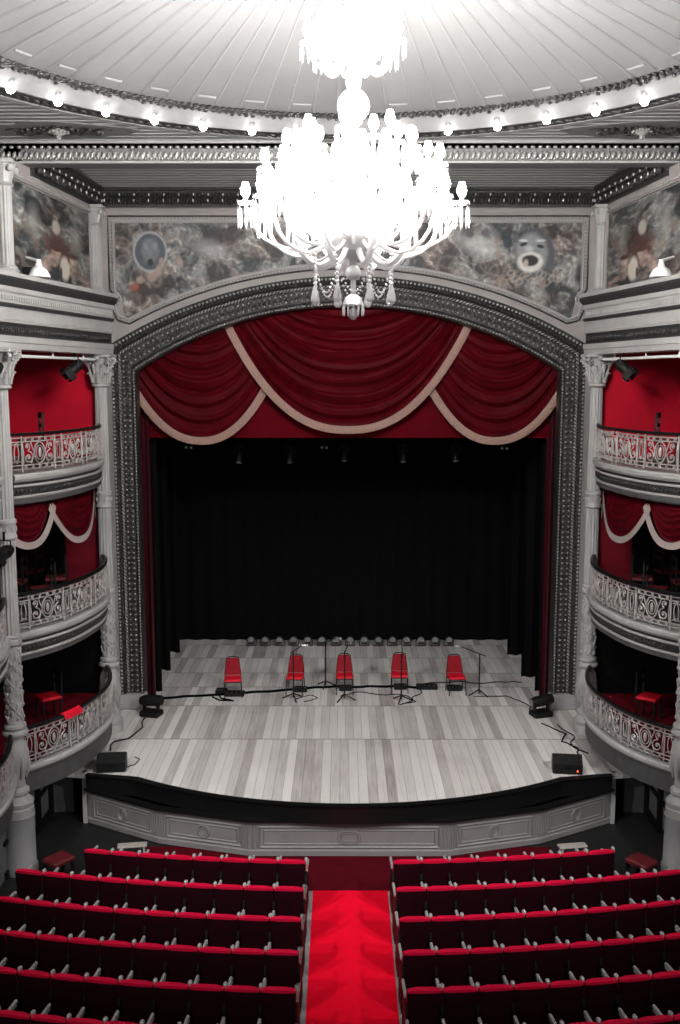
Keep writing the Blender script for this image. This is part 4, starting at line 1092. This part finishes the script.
# ------------------------------------------------------------------ lanterns on the boxes, floods on the cornice
def lantern(loc, rz, tilt, label):
    r = empty('box_lantern', loc, rz, label, 'stage light', 'lanterns on the box fronts')
    rot = Matrix.Rotation(tilt, 3, 'X')
    def T(p): return rot @ Vector(p)
    mb = MB(); mb.tube([T((0, .16, 0)), T((0, .06, 0)), T((0, -.14, 0))], [.07, .11, .10], 12); mb.build('can', M['black_metal'], r, local=True, smooth=True)
    mb = MB()
    for dx, dz_, sx_, sz_ in ((0, .11, .2, .012), (0, -.11, .2, .012), (.11, 0, .012, .2), (-.11, 0, .012, .2)):
        mb.box(T((dx * 1.15, -.20, dz_ * 1.15)), (sx_, .13, sz_), rx=tilt)
    mb.build('barn_door', M['black_metal'], r, local=True)
    mb = MB(); mb.tube([(-.13, 0, 0), (-.13, 0, .2), (.13, 0, .2), (.13, 0, 0)], .012, 5); mb.tube([(0, 0, .2), (0, 0, .34)], .02, 6); mb.build('yoke', M['black_metal'], r, local=True)
for sx in (-1, 1):
    side = 'left' if sx < 0 else 'right'
    lantern((sx * 5.12, 18.9, 8.50), sx * .9, .7, 'black barn door lantern hanging at the top of the %s top box beside the column' % side)
    lantern((sx * 5.50, 15.55, 8.42), sx * .5, .5, 'black lantern on the %s near column below its capital' % side)
    mb = MB(); pts = [(sx * (colx(y) + .02), y, 8.66) for y in (16.3, 17.5, 18.7, 19.8)]; mb.tube(pts, .028, 8)
    for y in (16.8, 18.0, 19.3): mb.tube([(sx * (colx(y) + .02), y, 8.66), (sx * (colx(y) + .02), y, 8.8)], .015, 6)
    tag(mb.build('lighting_pipe', M['lamp_white'], smooth=True), 'white pipe below the cornice carrying the lantern of the %s top box' % side, 'pipe', 'white pipes in the top boxes')
    r = empty('flood_lamp', (sx * 5.20, 17.1, 9.96), sx * .3, 'white dome flood lamp standing on the cornice under the %s mural' % side, 'lamp', 'flood lamps on the cornices')
    mb = MB(); mb.lathe([(.19, -.02), (.18, .02), (.13, .11), (.06, .16), (.05, .21)], (0, 0, .03), 20); mb.build('reflector', M['lamp_white'], r, local=True, smooth=True)
    mb = MB(); mb.tube([(0, 0, .22), (0, 0, .30)], .045, 8); mb.tube([(0, 0, .28), (sx * .30, .10, .36)], .026, 6); mb.build('bracket', M['lamp_white'], r, local=True)
    if sx < 0:
        mb = MB(); mb.box((-.15, -.1, .10), (.13, .12, .14)); mb.build('ballast_box', M['black_metal'], r, local=True)
lantern((-5.48, 15.62, 5.55), -.4, .3, 'black barn door lantern on the left near column at middle box height')

# ------------------------------------------------------------------ chairs in the boxes
def box_chair(m):
    r = empty('box_chair', (0, 0, 0), 0, 'x', 'chair')
    mb = MB(); mb.box((0, 0, .45), (.40, .40, .06), bev=.015); mb.build('seat', m, r, local=True)
    mb = MB(); mb.box((0, .19, .90), (.40, .03, .10), bev=.008); mb.box((0, .19, .72), (.36, .025, .06))
    for s in (-1, 1): mb.box((s * .18, .19, .68), (.035, .035, .5))
    mb.build('backrest', M['black_metal'], r, local=True)
    for a in (-1, 1):
        for b in (-1, 1): MB().box((a * .17, b * .17, .21), (.035, .035, .42)).build('leg', M['black_metal'], r, local=True)
    return r
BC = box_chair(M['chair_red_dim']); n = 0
rows_ = []
for sx in (-1, 1):
    side = 'left' if sx < 0 else 'right'
    for z, lv in ((6.74, 'top'), (4.10, 'middle'), (1.80, 'bottom')):
        if lv == 'bottom': continue
        for k, (dx, y) in enumerate((((.75, 17.9),) if lv == 'top' else ()) or ((.55, 17.6), (.60, 18.6), (1.25, 18.2), (1.3, 19.3))):
            o = BC if n == 0 else copy_tree(BC); n += 1
            o.location = (sx * (4.95 + dx), y, z); o.rotation_euler = (0, 0, sx * (1.1 + .2 * k) * 1.0)
            o['label'] = 'dark chair with red seat in the %s %s box, %s' % (side, lv, ['by the middle of the railing', 'by the rail near the stage', 'second from the rail', 'by the end wall'][k])
            o['group'] = 'chairs in the boxes'
for sx in (-1, 1):
    side = 'left' if sx < 0 else 'right'
    mb = MB(); mb.prism([(sx * 5.35, 16.4), (sx * 5.08, 20.1), (sx * 7.5, 20.1), (sx * 7.5, 16.4)][::sx], 1.795, 1.805)
    tag(mb.build('box_carpet', M['red_dim']), 'dark red carpet on the floor of the %s bottom box' % side, 'carpet', 'carpets in the bottom boxes')
    o = copy_tree(BC); o.location = (sx * 5.75, 18.5, 1.805); o.rotation_euler = (0, 0, sx * .9)
    for c_ in o.children:
        if c_.data.name.startswith('seat'): c_.data = c_.data.copy(); c_.data.materials[0] = M['chair_red']
    o['label'] = 'dark chair with bright red seat alone on the red carpet of the %s bottom box' % side; o['group'] = 'chairs in the bottom boxes'
at_, T_ = AT[(-1, 'bottom')][1:]
mb = MB(); mb.grid(lambda u, v: at_(T_ * (.20 + .12 * u), .665 - .16 * abs(v - .5) ** 1.5 * 2, (v - .5) * .16), 8, 8, thick=(0, 0, .012))
tag(mb.build('draped_cloth', M['chair_red'], smooth=True), 'bright red cloth draped over the railing of the left bottom box', 'cloth')

# ------------------------------------------------------------------ auditorium seats
def seat_proto():
    r = empty('theatre_seat', (0, 0, 0), 0, 'x', 'theatre seat')
    # faces +y (the stage); back outer face toward -y
    mb = MB(); rows = []
    for k in range(9):
        t = k / 8; z = .30 + .62 * t; w = .2185; y = -.02 - .09 * t
        th = .05 if t < .95 else .035
        if k == 8: w = .208
        rows.append([(-w, y, z - (.015 if k == 8 else 0)), (-w * .5, y - .012, z), (w * .5, y - .012, z), (w, y, z - (.015 if k == 8 else 0)), (w, y + th * 1.6, z - (.01 if k == 8 else 0)), (w * .5, y + th * 2, z), (-w * .5, y + th * 2, z), (-w, y + th * 1.6, z - (.01 if k == 8 else 0))])
    mb.rings(rows); mb.build('backrest', M['velvet'], r, local=True, smooth=True, sharp=50)
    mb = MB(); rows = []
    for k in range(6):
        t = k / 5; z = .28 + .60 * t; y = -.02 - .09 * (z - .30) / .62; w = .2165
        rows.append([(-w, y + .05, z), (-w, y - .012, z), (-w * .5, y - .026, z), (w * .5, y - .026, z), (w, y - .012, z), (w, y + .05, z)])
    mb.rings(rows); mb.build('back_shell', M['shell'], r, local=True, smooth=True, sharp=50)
    mb = MB(); mb.box((0, .12, .55), (.36, .10, .38), rx=-.18, bev=.03); mb.build('cushion', M['velvet'], r, local=True)
    mb = MB(); mb.box((-.218, .06, .30), (.022, .10, .6)); mb.box((-.218, .06, .012), (.05, .3, .024)); mb.build('stand', M['black_metal'], r, local=True)
    mb = MB(); mb.box((-.218, .22, .735), (.040, .36, .05), bev=.012); mb.box((-.218, .17, .60), (.02, .12, .18)); mb.build('armrest', M['arm'], r, local=True)
    return r
T0 = seat_proto(); first = True
def end_panel(parent, sgn):
    mb = MB(); rows = []
    for s in (-.016, .016):
        rows.append([(sgn * .218 + s, -.06, .02), (sgn * .218 + s, .30, .02), (sgn * .218 + s, .30, .55), (sgn * .218 + s, .26, .66), (sgn * .218 + s, .05, .72), (sgn * .218 + s, -.08, .74), (sgn * .218 + s, -.12, .60)])
    mb.rings(rows); return mb.build('end_panel', M['black_metal'], parent, local=True)
ROWY = [14.66, 13.83, 13.01, 12.20, 11.39, 10.58]
for ri, y0 in enumerate(ROWY):
    nS = 8 if ri == 0 else 10
    for sx in (-1, 1):
        cx = .74
        for k in range(nS):
            x = .685 + .22 + .438 * k if False else .66 + .22 + .438 * k
            xx = sx * x - (.02 if sx < 0 else 0) + (.0)
            y = y0 + (x * x - .6) / (2 * 22.5); a = math.asin(x / 22.5)
            o = T0 if first else copy_tree(T0); first = False
            o.location = (xx, y, 0.0); o.rotation_euler = (0, 0, sx * a)
            o['label'] = 'dark red velvet theatre seat, %s from the carpet, %s row from the stage, %s block' % (ORD[k], ORD[ri], 'left' if sx < 0 else 'right')
            o['group'] = 'theatre seats in the %s block' % ('left' if sx < 0 else 'right')
            if k == 0:
                e = end_panel(o, -sx)
                if sx < 0:
                    mb = MB(); mb.box((.218, .20, .70), (.040, .36, .05), bev=.012); mb.box((.222, -.02, .82), (.05, .07, .24), bev=.015); mb.build('armrest', M['arm'], o, local=True)
            elif k == nS - 1 and sx > 0:
                mb = MB(); mb.box((.218, .18, .655), (.038, .38, .04), bev=.01); mb.build('armrest', M['arm'], o, local=True)
# low stools near the side exits
for i, (x, y, rz) in enumerate([(-4.85, 15.75, .9), (4.85, 15.7, -.9)]):
    r = empty('cushioned_stool', (x, y, 0), rz, 'low dark stool with red cushion beside the %s end of the first row' % ('left' if x < 0 else 'right'), 'stool', 'cushioned stools')
    mb = MB(); mb.box((0, 0, .34), (.42, .36, .09), bev=.02); mb.build('cushion', M['chair_red_dim'], r, local=True)
    for a in (-1, 1):
        for b in (-1, 1): MB().box((a * .17, b * .14, .15), (.04, .04, .30)).build('leg', M['black_metal'], r, local=True)
for i, (x, y, w, lb) in enumerate([(-3.75, 16.35, .5, 'before the left apron panel'), (3.85, 16.35, .5, 'before the right apron panel')]):
    r = empty('low_wooden_stool', (x, y, 0), .15, 'low pale wooden stool %s' % lb, 'stool', 'low wooden stools')
    mb = MB(); mb.box((0, 0, .30), (w, .16, .03), bev=.006); mb.build('top', M['beige'], r, local=True)
    for a in (-1, 1): MB().box((a * w * .4, 0, .145), (.03, .14, .28)).build('leg', M['beige'], r, local=True)

# ------------------------------------------------------------------ chandelier
ch = empty('crystal_chandelier', (0, CYR, 9), 0, 'huge two tier crystal chandelier blazing white below the dome', 'chandelier')
ch['_w'] = (0.0, CYR, 9.0)
def CH(mb, name, m, parent=ch, smooth=True, sharp=60):
    o = mb.build(name, m, None, smooth=smooth, sharp=sharp)
    for v in o.data.vertices: v.co -= Vector((0, CYR, 9))
    o.parent = parent; return o
mb = MB(); mb.lathe([(.03, 9.5), (.04, 9.6), (.10, 9.66), (.12, 9.74), (.06, 9.84), (.05, 10.1), (.08, 10.2), (.05, 10.3), (.05, 10.8), (.07, 10.9), (.05, 11.05), (.10, 11.1), (.05, 11.12), (.05, 11.4), (.07, 11.45), (.09, 11.52), (.07, 11.6), (.04, 11.65), (.04, 12.3), (.02, 12.4), (.02, 13.4)], (0, CYR, 0), 16)
CH(mb, 'stem', M['crystal'])
mb = MB(); mb.ell((0, CYR, 11.27), .18, 18, 12); CH(mb, 'large_ball', M['crystal'])
mb = MB(); mb.ell((0, CYR, 9.47), .088, 16, 10); mb.tube([(0, CYR, 9.55), (0, CYR, 9.2)], .03, 8); CH(mb, 'small_ball', M['crystal'])
mb = MB(); mb.lathe([(.03, 9.24), (.09, 9.20), (.12, 9.12), (.11, 9.11), (.08, 9.18), (.02, 9.22)][::-1], (0, CYR, 0), 16); mb.ell((0, CYR, 9.02), (.055, .055, .07), 12, 8)
for i in range(12): a = 2 * PI * i / 12; mb.ell((.115 * math.cos(a), CYR + .115 * math.sin(a), 9.06), (.013, .013, .07), 5, 4)
CH(mb, 'finial', M['crystal'])
for r_, z_, h_ in ((.42, 9.72, .16), (.30, 10.55, .10), (.26, 11.72, .12)):
    mb = MB(); mb.lathe([(.05, z_ - .02), (r_ * .5, z_), (r_, z_ + h_), (r_ * 1.03, z_ + h_ + .02), (r_ * .5, z_ + .03), (.06, z_ + .01)], (0, CYR, 0), 24, lambda a, z: 1 + .03 * math.sin(12 * a)); CH(mb, 'bowl', M['crystal'])
def drops(mb, c, r, n, L):
    for i in range(n):
        a = 2 * PI * i / n; x, y = c[0] + r * math.cos(a), c[1] + r * math.sin(a)
        mb.ell((x, y, c[2] - .012), .012, 5, 3); mb.ell((x, y, c[2] - .03 - L / 2), (.011, .011, L / 2), 4, 3)
def arm(ang, r0, z0, zdip, r1, z1, shade_r=.048, thick=.020, n=14, L=.12):
    u = Vector((math.cos(ang), math.sin(ang), 0)); base = Vector((0, CYR, 0))
    # S-curve: out and down from the hub, then up to the candle
    ctrl = [(r0, z0), (r0 + (r1 - r0) * .25, z0 - (z0 - zdip) * .75), (r0 + (r1 - r0) * .55, zdip - .02), (r0 + (r1 - r0) * .85, zdip + (z1 - zdip) * .25), (r1, z1 - .03)]
    pts = []
    for k in range(n):
        t = k / (n - 1) * (len(ctrl) - 1); i = min(int(t), len(ctrl) - 2); f = t - i
        p0 = ctrl[max(0, i - 1)]; p1 = ctrl[i]; p2 = ctrl[i + 1]; p3 = ctrl[min(len(ctrl) - 1, i + 2)]
        q = [.5 * ((2 * p1[j]) + (-p0[j] + p2[j]) * f + (2 * p0[j] - 5 * p1[j] + 4 * p2[j] - p3[j]) * f * f + (-p0[j] + 3 * p1[j] - 3 * p2[j] + p3[j]) * f ** 3) for j in (0, 1)]
        pts.append(base + u * q[0] + Vector((0, 0, q[1])))
    mb = MB(); mb.tube(pts, thick, 6); A = CH(mb, 'arm', M['crystal'])
    e = base + u * r1 + Vector((0, 0, z1))
    mb = MB(); mb.lathe([(.02, -.03), (.085, 0), (.09, .012), (.02, .01)], e, 12); CH(mb, 'drip_pan', M['crystal'], A)
    mb = MB(); drops(mb, e, .085, 8, L); CH(mb, 'crystal_drops', M['crystal'], A)
    mb = MB(); mb.lathe([(.018, .01), (.018, .06), (.03, .07), (shade_r, .10), (shade_r * 1.1, .14), (shade_r * .8, .18), (shade_r * .62, .215)], e, 10); CH(mb, 'glass_shade', M['shade'], A)
for i in range(18): arm(2 * PI * (i + .5) / 18, .12, 9.95, 9.74 if i % 2 else 9.68, 1.20 if i % 2 else 1.06, 10.20 if i % 2 else 10.34, L=.26)
for i in range(14): arm(2 * PI * (i + .25) / 14, .10, 10.25, 10.10, .98 if i % 2 else .84, 10.58 if i % 2 else 10.70, L=.24)
for i in range(12): arm(2 * PI * (i + .6) / 12, .10, 10.35, 10.25, .66 if i % 2 else .52, 10.80 if i % 2 else 10.92, L=.24)
for i in range(10): arm(2 * PI * (i + .1) / 10, .10, 10.0, 9.85, .60, 10.32, L=.24)
for i in range(8): arm(2 * PI * (i + .4) / 8, .10, 9.86, 9.56, .68, 9.98, thick=.036, L=.2)
for i in range(14): arm(2 * PI * (i + .3) / 14, .08, 11.80, 11.66, .50 if i % 2 else .40, 11.90 if i % 2 else 12.04, L=.16)
for i in range(8): arm(2 * PI * (i + .1) / 8, .08, 11.95, 11.88, .26, 12.2, L=.14)
# strings of crystal beads fanning from the stem to the arms
for tier, (za, ra, zb, rb) in enumerate(((10.95, .08, 10.3, .80), (12.2, .06, 11.85, .40), (10.5, .08, 10.0, .55))):
    for i in range(16):
        a = 2 * PI * i / 16; mb = MB()
        for k in range(18):
            t = k / 17; rr_ = ra + (rb - ra) * t; mb.ell((rr_ * math.cos(a), CYR + rr_ * math.sin(a), za + (zb - za) * t - .35 * t * (1 - t)), .017, 6, 4)
        CH(mb, 'bead_string', M['crystal'])
# hanging chains with pendants
for i in range(8):
    a = 2 * PI * (i + .5) / 8; x, y = .46 * math.cos(a), CYR + .46 * math.sin(a); mb = MB()
    for k in range(9): mb.ell((x, y, 9.70 - .045 * k), .014 + .001 * k, 6, 4)
    mb.lathe([(.012, 9.32), (.03, 9.26), (.045, 9.19), (.05, 9.15), (.02, 9.12)][::-1], (x, y, 0), 10)
    a2 = 2 * PI * (i + 1.5) / 8; x2, y2 = .46 * math.cos(a2), CYR + .46 * math.sin(a2)
    for k in range(1, 16):
        t = k / 16; mb.ell((x + (x2 - x) * t, y + (y2 - y) * t, 9.58 - 1.4 * t * (1 - t)), .014, 5, 3)
    CH(mb, 'pendant_chain', M['crystal'])

# ------------------------------------------------------------------ light
for i, (x, y, z) in enumerate([(-6.0, 9.0, 8.9), (6.0, 9.0, 8.9), (-6.2, 6.0, 8.9), (6.2, 6.0, 8.9)]):  # added spotlights out of view, brightening the stage and carpet
    tgt = Vector((-.2 * x / 6, 18.3, .8)); d = (tgt - Vector((x, y, z))).normalized()
    r = empty('added_fill_lantern', (x, y, z), 0, 'added unseen fill lantern at the %s side brightening the stage, %s' % ('left' if x < 0 else 'right', 'nearer the stage' if y > 8 else 'further back'), 'stage light', 'added fill lanterns')
    MB().tube([-d * .42, -d * .3, -d * .05, d * 0], [.10, .15, .15, .14], 16).build('can', M['black_metal'], r, local=True, smooth=True)
    MB().tube([Vector((0, 0, .1)), Vector((0, 0, 3.42 + 0))], .02, 6).build('hanger', M['black_metal'], r, local=True)
    l = bpy.data.lights.new('spot', 'SPOT'); l.energy = FILL_SPOT_W; l.spot_size = R(58); l.spot_blend = .9; l.shadow_soft_size = .13
    lo = bpy.data.objects.new('added_fill_lamp', l); col.objects.link(lo); lo.location = Vector((x, y, z)) + d * .16
    lo.rotation_euler = d.to_track_quat('-Z', 'Y').to_euler()
w = bpy.data.worlds.new('hall'); sc.world = w; w.use_nodes = True
w.node_tree.nodes['Background'].inputs[0].default_value = (.95, .97, 1, 1); w.node_tree.nodes['Background'].inputs[1].default_value = .42

cam = bpy.data.cameras.new('camera'); co = bpy.data.objects.new('camera', cam); col.objects.link(co)
cam.sensor_fit = 'VERTICAL'; cam.sensor_height = 36; cam.sensor_width = 36; cam.lens = 1000 * 36 / 1024
pit = math.atan(134 / 1000)
co.location = (-.12, 0, 8.3); co.rotation_euler = (PI / 2 - pit, 0, math.atan(2.5 / 1000))
cam.clip_end = 100; sc.camera = co
sc.view_settings.view_transform = 'Standard'; sc.view_settings.look = 'None'; sc.view_settings.exposure = 0; sc.view_settings.gamma = 1
sc.view_settings.use_curve_mapping = False
cy = sc.cycles; cy.use_denoising = True; cy.sample_clamp_indirect = 6; cy.max_bounces = 6; cy.use_light_tree = True
cy.caustics_reflective = False; cy.caustics_refractive = False
